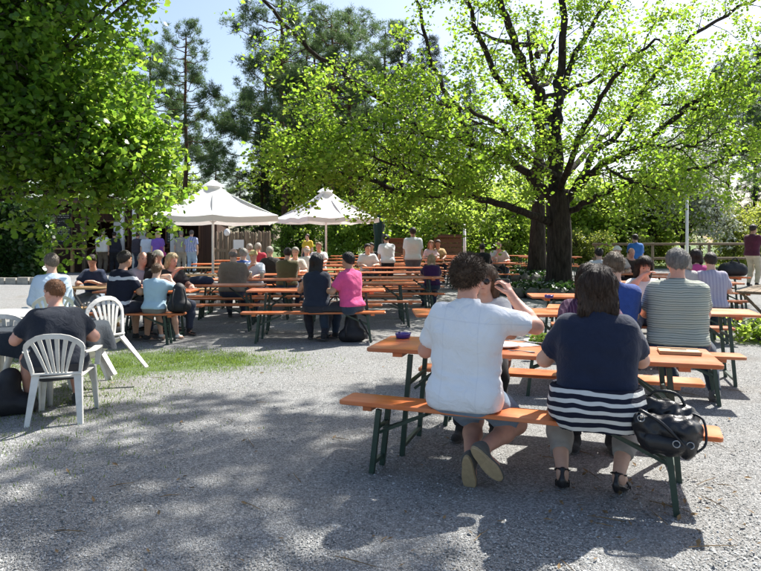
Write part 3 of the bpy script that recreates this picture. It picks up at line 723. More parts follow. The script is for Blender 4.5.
def palisade():
    y = 26.5; x0, x1 = X_at(217,y), X_at(271,y); g = gz(-5, y)
    root = thing('palisade_fence', 'fence of upright weathered logs with a white notice pinned on', 'fence', (0,0,0)); r = random.Random(4)
    logs = [MB().lathe([(.001,0),(.043,.002),(.045,.9),(.042,1.72),(.02,1.76),(.001,1.765)], 8).mesh('log', GREYWOOD, True) for _ in range(1)]
    x = x0
    while x < x1:
        o = link('log', logs[0], root, (x, y+r.uniform(-.012,.012), g-.02), (r.uniform(-.01,.01), r.uniform(-.015,.015), r.uniform(0,6))); o.scale = (r.uniform(.85,1.1),)*2+(r.uniform(.96,1.0),)
        x += .092
    for z in (.45, 1.35): MB().box(((x0+x1)/2, y+.075, g+z), (x1-x0,.05,.09)).build('rail', GREYWOOD, root)
    MB().box((X_at(239,y), y-.075, g+1.18), (.42,.006,.38)).build('notice', WHITEPAINT, root)
    # a garden-side timber stand with lantern in front of it
    st = thing('lantern_stand', 'rough timber stand with a round white lantern by the log fence', 'lantern', (X_at(227,25.6), 25.6, g)); 
    MB().tube([(0,0,-.02),(0,0,1.05),(.02,0,1.55)], [.06,.05,.045], 8).build('post', GREYWOOD, st, True)
    MB().lathe([(.001,1.5),(.09,1.54),(.125,1.64),(.09,1.75),(.03,1.79),(.001,1.8)], 12).build('globe', WHITEPAINT, st, True)
    for s_ in (-1,1): MB().bar((s_*.55,0,0), (s_*.5,0,1.05), .08).build('upright', GREYWOOD, st)
    for z in (.5,.95): MB().box((0,.05,z), (1.2,.05,.1)).build('crossbar', GREYWOOD, st)
palisade()

def kerb():
    root = thing('stone_edging', 'low pale stone edging in front of the ivy hedge', 'kerb', (0,0,0)); r = random.Random(7)
    m = simple('pale_stone', (.36,.34,.30), .9, .25, 6, 0, .4)
    x = X_at(-20, 21.5)
    while x < X_at(58, 21.5):
        w = r.uniform(.35,.6); MB().box((0,0,.09), (w-.02,r.uniform(.2,.26),r.uniform(.2,.26)), Euler((0,0,r.uniform(-.06,.06))).to_matrix(), .9).build('stone', m, root, False, (x+w/2, 21.5+r.uniform(-.04,.04), gz(x,21.5)))
        x += w
kerb()

def planter(name, label, cx, cy, rad, seed, nl=2600):
    """ring of boulders filled with low ivy round a trunk"""
    g = gz(cx, cy); root = thing(name, label, 'planter', (cx, cy, g)); r = random.Random(seed); rn = np.random.RandomState(seed)
    m = simple('mossy_stone', (.12,.115,.095), .95, .4, 5, 0, .5)
    n = int(2*PI*rad/.36)
    for k in range(n):
        a = 2*PI*k/n+r.uniform(-.04,.04); mb = MB(); w = r.uniform(.34,.42)
        bm = bmesh.new(); bmesh.ops.create_icosphere(bm, subdivisions=2, radius=.5)
        for v in bm.verts:
            v.co *= 1+.16*math.sin(v.co.x*9+k)*math.sin(v.co.y*8+k*2)+r.uniform(-.03,.03)
            v.co.x *= w; v.co.y *= .3; v.co.z *= r.uniform(.30,.34)
        me = bpy.data.meshes.new('stone'); bm.to_mesh(me); bm.free(); me.materials.append(m)
        link('stone', me, root, (math.cos(a)*rad, math.sin(a)*rad, .11), (0,0,a+PI/2))
    MB().lathe([(rad-.1,.05),(rad-.15,.16),(rad*.6,.24),(.3,.3)], 24).build('soil', simple('soil', (.05,.038,.028), 1, .3, 8, 0, .4), root, True)
    rr = rad*np.sqrt(rn.rand(nl)); a = rn.rand(nl)*2*PI
    P = np.stack([rr*np.cos(a)*1.02, rr*np.sin(a)*1.02, .22+rn.rand(nl)**2*.16-.10*(rr/rad)**4], 1)
    V, F = leaves(P, .085, rn, 'lobed', .8); link('ground_ivy', np_mesh('ground_ivy', V, F, IVY), root)
planter('tree_planter', 'low ring of mossy stones with ivy round the big oak trunk', OAK[0]-.15, OAK[1]-.3, 1.45, 9, 3600)
planter('tree_planter', 'low ring of stones round the thinner trunk behind the big oak', X_at(535,23), 22.9, 1.05, 10, 1800)

def railing():
    y = 24.5; root = thing('railing', 'weathered wooden railing along the right edge of the yard', 'fence', (0,0,0))
    x = X_at(596,y)
    while x < X_at(840,y):
        MB().tube([(x,y,gz(x,y)-.1),(x,y,gz(x,y)+1.12)], .055, 8).build('post', GREYWOOD, root, True); x += 2.1
    for z in (.55, 1.08): MB().tube([(X_at(592,y),y-.06,gz(9,y)+z), (X_at(845,y),y-.06,gz(14,y)+z)], .045, 8).build('rail', GREYWOOD, root, True)
railing()

def board_wall(px0, px1, y, h, label):
    x0, x1 = X_at(px0,y), X_at(px1,y); g = gz(x0,y); root = thing('board_barrier', label, 'barrier', (0,0,0))
    z = .1
    while z < h:
        MB().box(((x0+x1)/2, y, g+z+.09), (x1-x0,.04,.17)).build('plank', BROWNWOOD, root); z += .19
    for x in (x0+.1, (x0+x1)/2, x1-.1): MB().box((x, y+.07, g+h/2), (.1,.09,h+.05)).build('post', BROWNWOOD, root)
    MB().box(((x0+x1)/2, y-.12, g+h+.07), (x1-x0+.1,.4,.04)).build('top_ledge', BROWNWOOD, root)
board_wall(375, 404, 27, 1.35, 'brown plank barrier behind the standing man in the white shirt')
board_wall(434, 462, 28, 1.45, 'brown plank barrier beside the thin white post')

def pole(px, ptop, y, r, mat, label, cat, name):
    x = X_at(px,y); z0 = gz(x,y); zt = atz(px, ptop, y).z
    root = thing(name, label, cat, (x,y,z0))
    MB().tube([(0,0,-.1),(0,0,zt-z0)], [r*1.1, r*.9], 8).build('shaft', mat, root, True)
    MB().lathe([(.001,0),(r*2.2,.01),(r*2.2,.05),(r*1.2,.08)], 10).build('foot', mat, root)
    MB().lathe([(r*.9,0),(r*1.6,.015),(r*1.4,.05),(.001,.07)], 10, (0,0,zt-z0)).build('cap', mat, root)
pole(687, 196, 22, .05, WHITEPAINT, 'thin white pole in front of the blossoming tree', 'pole', 'white_pole')
pole(464.5, 226, 26, .06, WHITEPAINT, 'short white post beside a brown plank barrier', 'post', 'white_post')

def parasol(px, y, half, eave, apex, label, rz):
    x = X_at(px,y); root = thing('parasol', label, 'parasol', (x,y,gz(x,y)), rz, 'white market parasols')
    m, nt, b = new_mat('parasol_canvas'); b.inputs['Base Color'].default_value = (.84,.845,.835,1); b.inputs['Roughness'].default_value = .85
    tr = N(nt,'ShaderNodeBsdfTranslucent'); tr.inputs[0].default_value = (.72,.73,.71,1); mx = N(nt,'ShaderNodeMixShader'); mx.inputs[0].default_value = .3
    nt.links.new(b.outputs[0], mx.inputs[1]); nt.links.new(tr.outputs[0], mx.inputs[2]); nt.links.new(mx.outputs[0], nt.nodes['Material Output'].inputs[0])
    bump(nt, b, noise(nt, 4, 4, .6), .25, .04)
    mb = MB(); n = 32; rings = 8; V = []
    for i in range(rings+1):
        t = i/rings
        for k in range(n):
            a = 2*PI*k/n; c, s_ = math.cos(a), math.sin(a); q = 1/max(abs(c),abs(s_))
            near = abs(((a/(PI/4)) % 1)-.5)*2      # 1 on a rib, 0 between ribs
            sag = -.10*math.sin(PI*t)*(1) - .05*t*(1-near)
            rr = half*q*t*(1-.035*(1-near)*t)
            V.append((rr*c, rr*s_, apex-(apex-eave)*t**.92+sag+(.008*math.sin(k*2.7)*t)))
    Fs = []
    for i in range(rings):
        for k in range(n):
            k2 = (k+1)%n; Fs.append((i*n+k, i*n+k2, (i+1)*n+k2, (i+1)*n+k))
    mb.add(V, Fs); can = mb.build('canopy', m, root, True)
    mv = MB(); e = V[rings*n:]; lo = [(p[0]*1.004, p[1]*1.004, p[2]-.15-.004*math.sin(k*3.1)) for k, p in enumerate(e)]
    mv.add([(p[0]*1.002,p[1]*1.002,p[2]) for p in e]+lo, [(k,(k+1)%n,n+(k+1)%n,n+k) for k in range(n)]); mv.build('valance', m, can)
    cp = MB().lathe([(.30,apex-.15),(.2,apex-.07),(.05,apex+.02),(.001,apex+.03)], 16).build('vent_cap', m, can, True)
    MB().tube([(0,0,0),(0,0,apex+.02)], .035, 10).build('pole', WHITEPAINT, root, True)
    for k in range(8):
        a = k*PI/4; q = 1/max(abs(math.cos(a)),abs(math.sin(a))); tip = Vector((half*q*math.cos(a)*.985, half*q*math.sin(a)*.985, eave-.03))
        rb = MB().bar((0,0,apex-.16), tip, .025, .035).build('rib', WHITEPAINT, root)
        MB().bar((0,0,eave-.35+.2), Vector((0,0,apex-.18)).lerp(tip,.5), .02, .025).build('strut', WHITEPAINT, rb)
    MB().box((0,0,.05), (.9,.9,.09), None, .96).build('base_slab', simple('concrete', (.3,.29,.27), .9, .2, 8, 0, .3), root)
    MB().lathe([(.001,0),(.06,.002),(.06,.3),(.04,.33)], 10, (0,0,.09)).build('socket', METAL, root)
parasol(213, 17.6, 1.58, 2.14, 3.1, 'white square parasol with a sagging canopy in front of the kiosk', R(14))
parasol(326, 22.6, 1.32, 2.15, 3.2, 'white square parasol beneath the low oak branch', R(32))

def closed_parasol():
    y = 24; x = X_at(379,y); root = thing('closed_parasol', 'closed teal parasol standing among the far tables', 'parasol', (x,y,gz(x,y)))
    teal = cloth((.008,.042,.04)); n = 24; prof = [(.05,.85),(.17,1.0),(.15,1.5),(.19,1.9),(.14,2.3),(.05,2.7),(.02,2.78)]; V = []
    for r, z in prof:
        for k in range(n):
            a = 2*PI*k/n; q = 1+.22*math.cos(8*a+z); V.append((r*q*math.cos(a), r*q*math.sin(a), z))
    Fs = [(i*n+k, i*n+(k+1)%n, (i+1)*n+(k+1)%n, (i+1)*n+k) for i in range(len(prof)-1) for k in range(n)]
    MB().add(V, Fs).build('folded_canopy', teal, root, True)
    MB().tube([(0,0,0),(0,0,2.9)], .03, 8).build('pole', simple('teal_paint', (.06,.16,.15), .5, .1), root, True)
    MB().lathe([(.001,0),(.3,.01),(.3,.07),(.06,.1),(.05,.3)], 14).build('base', METAL, root)
    MB().tube([(.16,0,1.55),(0,.17,1.56),(-.16,0,1.55),(0,-.17,1.56),(.16,0,1.55)], .015, 5).build('strap', teal, root)
closed_parasol()

def bulb():
    p = atz(547, 128, 17.6); a = atz(520, 124, 17.4); c = atz(572, 112, 17.9)
    root = thing('hanging_bulb', 'bare light bulb hanging on a wire in the big oak', 'lamp', p)
    MB().tube([a-p, (a-p)*.5+Vector((0,0,-.03)), Vector((0,0,.16)), (c-p)*.5+Vector((0,0,.02)), c-p], .008, 5).build('wire', simple('black_cable', (.02,.02,.02), .6), root)
    MB().lathe([(.001,.165),(.03,.16),(.032,.09),(.026,.08)], 10).build('socket', BLACKLEA, root)
    MB().lathe([(.024,.085),(.045,.04),(.058,-.01),(.045,-.055),(.001,-.075)], 12).build('glass_bulb', WHITEPAINT, root, True)
bulb()
# ------------------------------------------------------------------ beer-garden tables and benches
def leg_frame(root, x, w, h, lean, steel, dark):
    """folding steel frame: two legs, a foot bar and a diagonal brace to the middle of the top"""
    s_ = 1 if x > 0 else -1
    for sy in (-1, 1):
        MB().bar((x-s_*.01, sy*w/2, h), (x+s_*lean, sy*w/2*1.03, 0), .034, .03, (0,1,0)).build('leg', steel, root)
    MB().bar((x+s_*lean*.86, -w/2, .07), (x+s_*lean*.86, w/2, .07), .026).build('crossbar', steel, root)
    MB().bar((x, -w/2, h*.72), (x, w/2, h*.72), .022).build('crossbar', steel, root)
    MB().bar((x+s_*lean*.35, -.02, h*.60), (x-s_*.34, 0, h-.012), .022, .02).bar((x+s_*lean*.35, w*.3, h*.62), (x-s_*.32, -w*.25, h-.012), .018, .015).build('brace', steel, root)
def make_table(L=2.2, W=.66, h=.77, wood=None, steel=None, name='beer_table'):
    wood = wood or ORANGE; steel = steel or GREENSTEEL
    root = thing(name, 'x', 'table')
    MB().slab(rrect(L, W, .03), h-.028, h, .004).build('tabletop', wood, root)
    for s_ in (-1, 1):
        MB().box((s_*(L/2-.22), 0, h-.028-.018), (.07, W-.1, .034)).build('batten', wood, root)
        leg_frame(root, s_*(L/2-.30), W-.16, h-.046, .05, steel, None)
    return root
def make_bench(L=2.2, W=.25, h=.47, wood=None, steel=None, name='bench'):
    wood = wood or ORANGE; steel = steel or GREENSTEEL
    root = thing(name, 'x', 'bench')
    MB().slab(rrect(L, W, .025), h-.028, h, .004).build('seat_plank', wood, root)
    for s_ in (-1, 1):
        MB().box((s_*(L/2-.20), 0, h-.028-.016), (.06, W-.04, .030)).build('batten', wood, root)
        leg_frame(root, s_*(L/2-.27), W-.07, h-.044, .04, steel, None)
    return root
T0 = make_table(); B0 = make_bench(); used = {'t': False, 'b': False}
TS = make_table(1.5); BS = make_bench(1.5)
TW = make_table(2.0, .6, .75, PALEWOOD); BW = make_bench(2.0, .25, .46, PALEWOOD)
TM = make_table(1.95); TN = make_table(2.32); BN = make_bench(2.3)
protos = [T0, B0, TS, BS, TW, BW, TM]; first = {}
def put(proto, x, y, deg, label, group, z=None):
    if proto.name not in first: o = proto; first[proto.name] = 1
    else: o = copy_tree(proto)
    o.location = (x, y, gz(x,y) if z is None else z); o.rotation_euler = (0,0,R(deg))
    return tag(o, label, 'table' if 'table' in proto.name else 'bench', group)
SETS = {}
def put_set(key, x, y, deg, tl, bl, tp=None, bp=None, sep=.62, near=True, far=True, group='rows of beer garden tables and benches', half=1.1):
    tp = tp or T0; bp = bp or B0; jr = random.Random(key)
    put(tp, x, y, deg, tl, group)
    a = R(deg); n = Vector((-math.sin(a), math.cos(a))); u = Vector((math.cos(a), math.sin(a)))
    for s_, on, l in ((-1, near, bl), (1, far, bl)):
        c = Vector((x,y))+n*sep*s_+u*jr.uniform(-.06,.06)*(half > 1); d = deg+jr.uniform(-1.5,1.5)
        SETS[(key, s_)] = (c, u, n, deg)
        if on: put(bp, c.x, c.y, d, l if isinstance(l, str) else l[0 if s_ < 0 else 1], group)
# the big table in front with its two benches
put(TN, 1.10, 4.70, -17, 'orange beer table with plates and a salad bowl where the white shirted man sits', None)
put(BN, .83, 4.10, -22, 'orange bench carrying the man in the white shirt and the black handbag', None)
put(B0, 1.40, 5.34, -17, 'orange bench on the far side of the table with the salad bowl', None)
SETS[('A',-1)] = (Vector((.83,4.10)), Vector((math.cos(R(-22)),math.sin(R(-22)))), Vector((-math.sin(R(-22)),math.cos(R(-22)))), -22)
SETS[('A',1)] = (Vector((1.40,5.34)), Vector((math.cos(R(-17)),math.sin(R(-17)))), Vector((-math.sin(R(-17)),math.cos(R(-17)))), -17)
# the striped man's table and its neighbours
put(T0, 3.02, 7.48, -17, 'orange beer table in front of the man in the striped polo shirt', None)
put(B0, 2.33, 6.44, -14, 'orange bench carrying the man in the striped polo shirt', None)
put(B0, 3.32, 8.46, -12, 'orange bench under the dark haired woman in the white top', None)
SETS[('B',-1)] = (Vector((2.33,6.44)), Vector((math.cos(R(-14)),math.sin(R(-14)))), Vector((-math.sin(R(-14)),math.cos(R(-14)))), -14)
SETS[('B',1)] = (Vector((3.32,8.46)), Vector((math.cos(R(-12)),math.sin(R(-12)))), Vector((-math.sin(R(-12)),math.cos(R(-12)))), -12)
put(TM, 1.34, 7.25, 1, 'orange beer table with crossed green legs behind the man holding the camera', None)
put(T0, 3.25, 9.45, -6, 'orange beer table with a blue ashtray in front of the oak planter', None)
tl = 'orange beer table standing empty in the long rows'; bl = 'orange bench standing in the long rows of tables'
put_set('D', 4.45, 10.75, -8, 'orange table with the beer mug beside the person in the lavender checked shirt', ('orange bench carrying the person in the lavender checked shirt', 'orange bench across the table from the lavender checked shirt'))
put_set('C', 5.75, 12.75, -6, 'orange beer table in front of the person in the pink top', ('orange bench under the person in the pink top', 'orange bench across the table from the person in the pink top'))
put_set('E', 6.9, 14.6, -6, 'orange beer table with the rounded black bag on it', 'orange bench beside the table with the rounded black bag')
put_set('F', 5.9, 15.9-.2, -4, 'orange beer table between the oak planter and the man in the dark jacket', 'orange bench in front of the railing near the oak planter')
# middle and far rows
put_set('M1', -1.03, 10.72, 2, 'orange beer table in front of the woman in navy and the man in pink', ('orange bench under the woman in navy and the man in pink', 'orange bench across the table from the man in pink'))
put_set('M2', -.42, 12.55, 2, tl, bl)
put_set('M3', .25, 14.4, 2, 'orange beer table behind the fair haired girl in purple', bl); put_set('M4', .42, 16.25, 3, tl, bl); put_set('M5', .6, 18.1, 2, 'orange beer table in front of the dark haired person in a white shirt', bl)
put_set('M6', .75, 19.95, 2, 'orange beer table in front of the guest in black below the parasol', bl); put_set('M7', .95, 21.8, 3, 'orange beer table in front of the pale pink and tan tops', bl); put_set('M8', 1.1, 23.6, 2, tl, bl)
put_set('N1', -3.2, 11.95, 3, 'orange beer table in front of the man in the taupe shirt', bl)
put_set('N2', -2.78, 13.75, 3, 'orange beer table with the cap wearer and the taupe shirted man', bl); put_set('N3', -2.12, 15.5, 2, 'orange beer table in front of the olive shirted man', bl); put_set('N4', -2.0, 17.3, 3, 'orange beer table between the black waistcoat and the white shirted bald man', bl)
put_set('N5', -1.85, 19.1, 2, 'orange beer table under the fair haired person in white', bl); put_set('N6', -1.7, 20.9, 2, tl, bl); put_set('N7', -1.6, 22.7, 2, tl, bl)
put_set('K4', -4.5, 19.8, 2, 'orange beer table by the log fence with the red topped guest', bl); put_set('K5', -4.3, 21.6, 2, tl, bl); put_set('K6', -4.1, 23.4, 2, tl, bl)
put_set('O1', 3.0, 20.3, -3, 'orange beer table beside the rear oak with the black jacket guest', bl); put_set('O2', 3.25, 22.1, -2, tl, bl); put_set('O3', 3.5, 23.9, -3, tl, bl)
put_set('O4', 4.6, 25.6, -4, tl, bl); put_set('O5', 1.9, 25.5, 2, tl, bl); put_set('O6', -.8, 25.2, 2, tl, bl)
put_set('O7', 6.2, 24.2, -4, tl, bl)
put_set('L1', X_at(147,10.5), 10.52, 2, 'short orange table with two beer glasses and a family round it', ('short orange bench carrying the boy and the man in the sports jersey', 'short orange bench behind the family table'), TS, BS, .6, half=.75, group='family table')
put_set('W1', -4.35, 15.7, 1, 'pale wooden beer table near the parasol pole', 'pale wooden bench near the parasol pole', TW, BW, .6)
put_set('W2', -4.7, 17.5+.9, 2, 'pale wooden beer table between the kiosk and the parasol', 'pale wooden bench between the kiosk and the parasol', TW, BW, .6)

# folding garden chairs and a small slatted table by the kiosk
def folding_chair(loc, rz, label):
    root = thing('folding_chair', label, 'chair', loc, rz, 'slatted folding chairs')
    for i in range(5): MB().box((0, -.17+.085*i, .44), (.42,.06,.018)).build('seat_slat', PALEWOOD, root)
    for z in (.60,.70,.80): MB().box((0, -.235-(z-.44)*.18, z), (.42,.02,.065), Euler((R(-10),0,0)).to_matrix()).build('back_slat', PALEWOOD, root)
    for s_ in (-1,1):
        MB().bar((s_*.2,-.30,.86), (s_*.2,.2,0), .022).build('leg', METAL, root)
        MB().bar((s_*.18,.2,.43), (s_*.18,-.25,0), .022).build('leg', METAL, root)
    MB().bar((-.2,.17,.05), (.2,.17,.05), .018).bar((-.18,-.22,.05), (.18,-.22,.05), .018).build('stretcher', METAL, root)
    return root
folding_chair((X_at(86,11.0), 11.0, 0), R(-70), 'pale slatted folding chair standing beside the small garden table')
folding_chair((X_at(97,12.5), 12.5, 0), R(180), 'pale slatted folding chair under the person in dark blue')
def slat_table(name, label, x, y, rz, L, W, h, n, wood):
    root = thing(name, label, 'table', (x,y,gz(x,y)), rz)
    for i in range(n): MB().slab(rrect(L, W/n-.014, .008, 2), h-.03, h, .003).build('slat', wood, root, False, (0, -W/2+W/n*(i+.5), 0))
    for s_ in (-1,1):
        MB().bar((s_*(L/2-.12),-W/2+.04,h-.031), (s_*(L/2-.12),W/2-.04,h-.031), .05, .04).build('batten', wood, root)
        MB().bar((s_*(L/2-.14),-W/2+.08,h-.05), (s_*(L/2-.14),W/2-.08,0), .05,.04).bar((s_*(L/2-.14)+.05,W/2-.08,h-.05), (s_*(L/2-.14)+.05,-W/2+.08,0), .05,.04).build('leg', wood, root)
    return root
slat_table('garden_table', 'small pale slatted garden table in front of the person in dark blue', X_at(92,11.8), 11.75, R(4), 1.1, .6, .74, 6, PALEWOOD)
st = slat_table('picnic_table', 'brown slatted picnic table beside the railing on the right', X_at(762,11.6), 11.3, R(52), 2.0, .8, .74, 6, GREYWOOD)
def picnic_plants():
    root = thing('low_plant', 'low leafy green plant beneath the slatted picnic table', 'plant', (X_at(756,10.4), 10.2, 0)); r = np.random.RandomState(4)
    n = 700; P = r.normal(0, 1, (n,3))*np.array([.28,.22,.09])+np.array([0,0,.17]); P[:,2] = np.abs(P[:,2])
    V, F = leaves(P, .08, r, 'oak', .9); link('foliage', np_mesh('foliage', V, F, BUSHLEAF), root)
    mb = MB(); rr = random.Random(2)
    for i in range(16): mb.tube([(0,0,-.02),(rr.gauss(0,.1),rr.gauss(0,.1),.12),(rr.gauss(0,.26),rr.gauss(0,.2),.25)], [.006,.005,.003], 4)
    mb.build('stems', GREYBARK, root)
picnic_plants()

# ------------------------------------------------------------------ white plastic chairs
def plastic_chair(label, loc, rot, group='white plastic garden chairs', mat=None):
    """one-piece plastic armchair: fan back, arms, splayed legs; faces +Y"""
    mat = mat or WHITEPL
    root = thing('plastic_chair', label, 'chair', loc, 0, group); root.rotation_euler = rot
    W = .245
    # seat shell: dished sheet with rolled front lip
    V = []; nx_, ny_ = 11, 11
    for j in range(ny_):
        v = j/(ny_-1)
        for i in range(nx_):
            u = i/(nx_-1)*2-1
            y = -.22+.46*v; w = W*(.86+.14*v)
            z = .425-.018*(1-u*u)*math.sin(PI*v) - (.03*max(0,(v-.8)/.2)**2) + .012*v
            V.append((u*w, y, z))
    n1 = len(V); V += [(x,y,z-.012) for x,y,z in V]
    Fs = []
    for j in range(ny_-1):
        for i in range(nx_-1):
            a = j*nx_+i; Fs.append((a,a+1,a+1+nx_,a+nx_)); Fs.append((n1+a+nx_,n1+a+1+nx_,n1+a+1,n1+a))
    edge = [i for i in range(nx_)]+[j*nx_+nx_-1 for j in range(1,ny_)]+[(ny_-1)*nx_+i for i in range(nx_-2,-1,-1)]+[j*nx_ for j in range(ny_-2,0,-1)]
    for k in range(len(edge)):
        a, b = edge[k], edge[(k+1)%len(edge)]; Fs.append((b,a,n1+a,n1+b))
    MB().add(V,Fs).build('seat', mat, root, True)
    # back: arch frame leaning back plus seven fan slats
    def bk(u, t):   # u across (-1..1), t height 0..1
        h = .40*t; return Vector((u*(.20+.075*t), -.215-.13*t-.045*(1-u*u)*t, .43+h))
    top = lambda u: 1.0-.30*abs(u)**2.6
    arch = [bk(-1,.0), bk(-1,.3), bk(-1,.55), bk(-.98,.68)] + [bk(u, top(u)) for u in (-.9,-.75,-.5,-.25,0,.25,.5,.75,.9)] + [bk(.98,.68), bk(1,.55), bk(1,.3), bk(1,0)]
    V = []; Fs = []
    for i, p in enumerate(arch):
        c = bk(0,.45); d = (p-c); d.y = 0; d.normalize(); w = .027 if 3 < i < 13 else .02
        for sy in (-.009, .009):
            V += [tuple(p+d*w*.4+Vector((0,sy,0))), tuple(p-d*w*1.3+Vector((0,sy,0)))]
    for i in range(len(arch)-1):
        a, b = i*4, i*4+4
        Fs += [(a,b,b+1,a+1), (a+3,b+3,b+2,a+2), (a,a+2,b+2,b), (a+1,b+1,b+3,a+3)]
    MB().add(V,Fs).build('back_frame', mat, root)
    for k in range(6):
        u0 = -.62+1.24*k/5; u1 = u0*1.12
        pts = [bk(u0*.62, .08), bk(u0*.8, .4), bk(u0*.98, .7), bk(u1, top(u1)-.03)]
        V = []; Fs = []
        for i, p in enumerate(pts):
            w = (.011,.014,.017,.020)[i]
            for sy in (-.005,.005): V += [tuple(p+Vector((-w,sy,0))), tuple(p+Vector((w,sy,0)))]
        for i in range(3):
            a, b = i*4, i*4+4; Fs += [(a,b,b+1,a+1), (a+3,b+3,b+2,a+2), (a,a+2,b+2,b), (a+1,b+1,b+3,a+3)]
        MB().add(V,Fs).build('back_slat', mat, root)
    MB().bar(bk(-1,.06), bk(1,.06), .05, .014).build('lower_back_rail', mat, root)
    for s_ in (-1,1):
        # arm: from the back frame forward, then down into the front leg
        pts = [bk(s_,.56), Vector((s_*.285,-.12,.645)), Vector((s_*.295,.06,.65)), Vector((s_*.285,.20,.635)), Vector((s_*.268,.255,.58)), Vector((s_*.255,.25,.44))]
        V = []; Fs = []
        for i, p in enumerate(pts):
            w = (.018,.028,.032,.03,.026,.024)[i]; t = (pts[min(i+1,5)]-pts[max(i-1,0)]).normalized(); nrm = Vector((1,0,0)).cross(t).normalized()
            for q in (-.008,.008): V += [tuple(p+Vector((-w,0,0))+nrm*q), tuple(p+Vector((w,0,0))+nrm*q)]
        for i in range(5):
            a, b = i*4, i*4+4; Fs += [(a,b,b+1,a+1), (a+3,b+3,b+2,a+2), (a,a+2,b+2,b), (a+1,b+1,b+3,a+3)]
        MB().add(V,Fs).build('arm', mat, root, False)
        for a, b in ((Vector((s_*.245,.235,.45)), Vector((s_*.265,.285,0))), (Vector((s_*.2,-.21,.45)), Vector((s_*.235,-.33,0)))):
            # channel-section leg: two flanges meeting at the outer corner
            mb = MB(); sy = 1 if a.y > 0 else -1
            for da, db in (((.0,-sy*.022),(.006,.026)), ((-s_*.022,0),(.026,.006))):
                va = []
                for p, k in ((a,1.25),(b,.8)):
                    for ex, ey in ((-1,-1),(1,-1),(1,1),(-1,1)):
                        va.append((p.x+(da[0]+ex*db[0])*k, p.y+(da[1]+ey*db[1])*k, p.z))
                mb.add(va, [(0,1,5,4),(1,2,6,5),(2,3,7,6),(3,0,4,7),(4,5,6,7),(3,2,1,0)])
            mb.build('leg', mat, root)
    return root
CHAIR1 = (X_at(61, 5.75), 5.78)
plastic_chair('white plastic chair under the man in the navy t-shirt', (CHAIR1[0], CHAIR1[1], 0), (0,0,R(13))).scale = (.94,.94,.92)
plastic_chair('white plastic chair tipped forward against the dark clothed table', (X_at(121,7.25), 6.98, .03), (R(-30),0,R(66)))
plastic_chair('white plastic chair pushed up to the bare white round table', (X_at(17,6.75), 6.72, 0), (0,0,R(8)))
plastic_chair('white plastic chair under the man in the pale blue shirt', (X_at(60,9.3), 9.0, 0), (0,0,R(35)))
def round_table(name, label, x, y, r, h, clothm=None):
    root = thing(name, label, 'table', (x,y,0))
    MB().lathe([(.001,h-.03),(r-.01,h-.03),(r,h-.02),(r,h-.008),(r-.008,h),(.001,h)], 32).build('tabletop', WHITEPL, root)
    for k in range(4):
        a = k*PI/2+.5; d = Vector((math.cos(a),math.sin(a),0))
        MB().tube([d*.28+Vector((0,0,h-.03)), d*.34+Vector((0,0,.4)), d*.44], [.028,.03,.024], 6).build('leg', WHITEPL, root, True)
    return root
round_table('round_table', 'round white plastic table beneath the dark blue cloth', X_at(52,6.62), 6.55, .55, .71)
def tablecloth():
    x, y, r, h = X_at(52,6.62), 6.55, .555, .716
    n, V = 96, []; prof = [(0,0),(.3,0),(.52,0),(.556,-.004),(.572,-.03),(.585,-.09),(.6,-.16),(.605,-.22)]
    for i, (rr, z) in enumerate(prof):
        for k in range(n):
            a = 2*PI*k/n; d = max(0, i-3)/4; q = 1+d*.075*math.sin(9*a+1.1*math.sin(2*a)); zz = z*(1+.18*math.sin(4*a+.7)*d)
            V.append((max(rr,.001)*q*math.cos(a), max(rr,.001)*q*math.sin(a), h+zz))
    Fs = [(i*n+k,i*n+(k+1)%n,(i+1)*n+(k+1)%n,(i+1)*n+k) for i in range(len(prof)-1) for k in range(n)]
    o = MB().add(V,Fs).build('tablecloth', cloth((.014,.022,.032)), None, True, (x,y,0))
    tag(o, 'dark blue grey cloth draped over the round plastic table', 'tablecloth')
tablecloth()
round_table('round_table', 'bare white round table beyond the dark clothed one', X_at(4,7.6), 7.55, .5, .72)
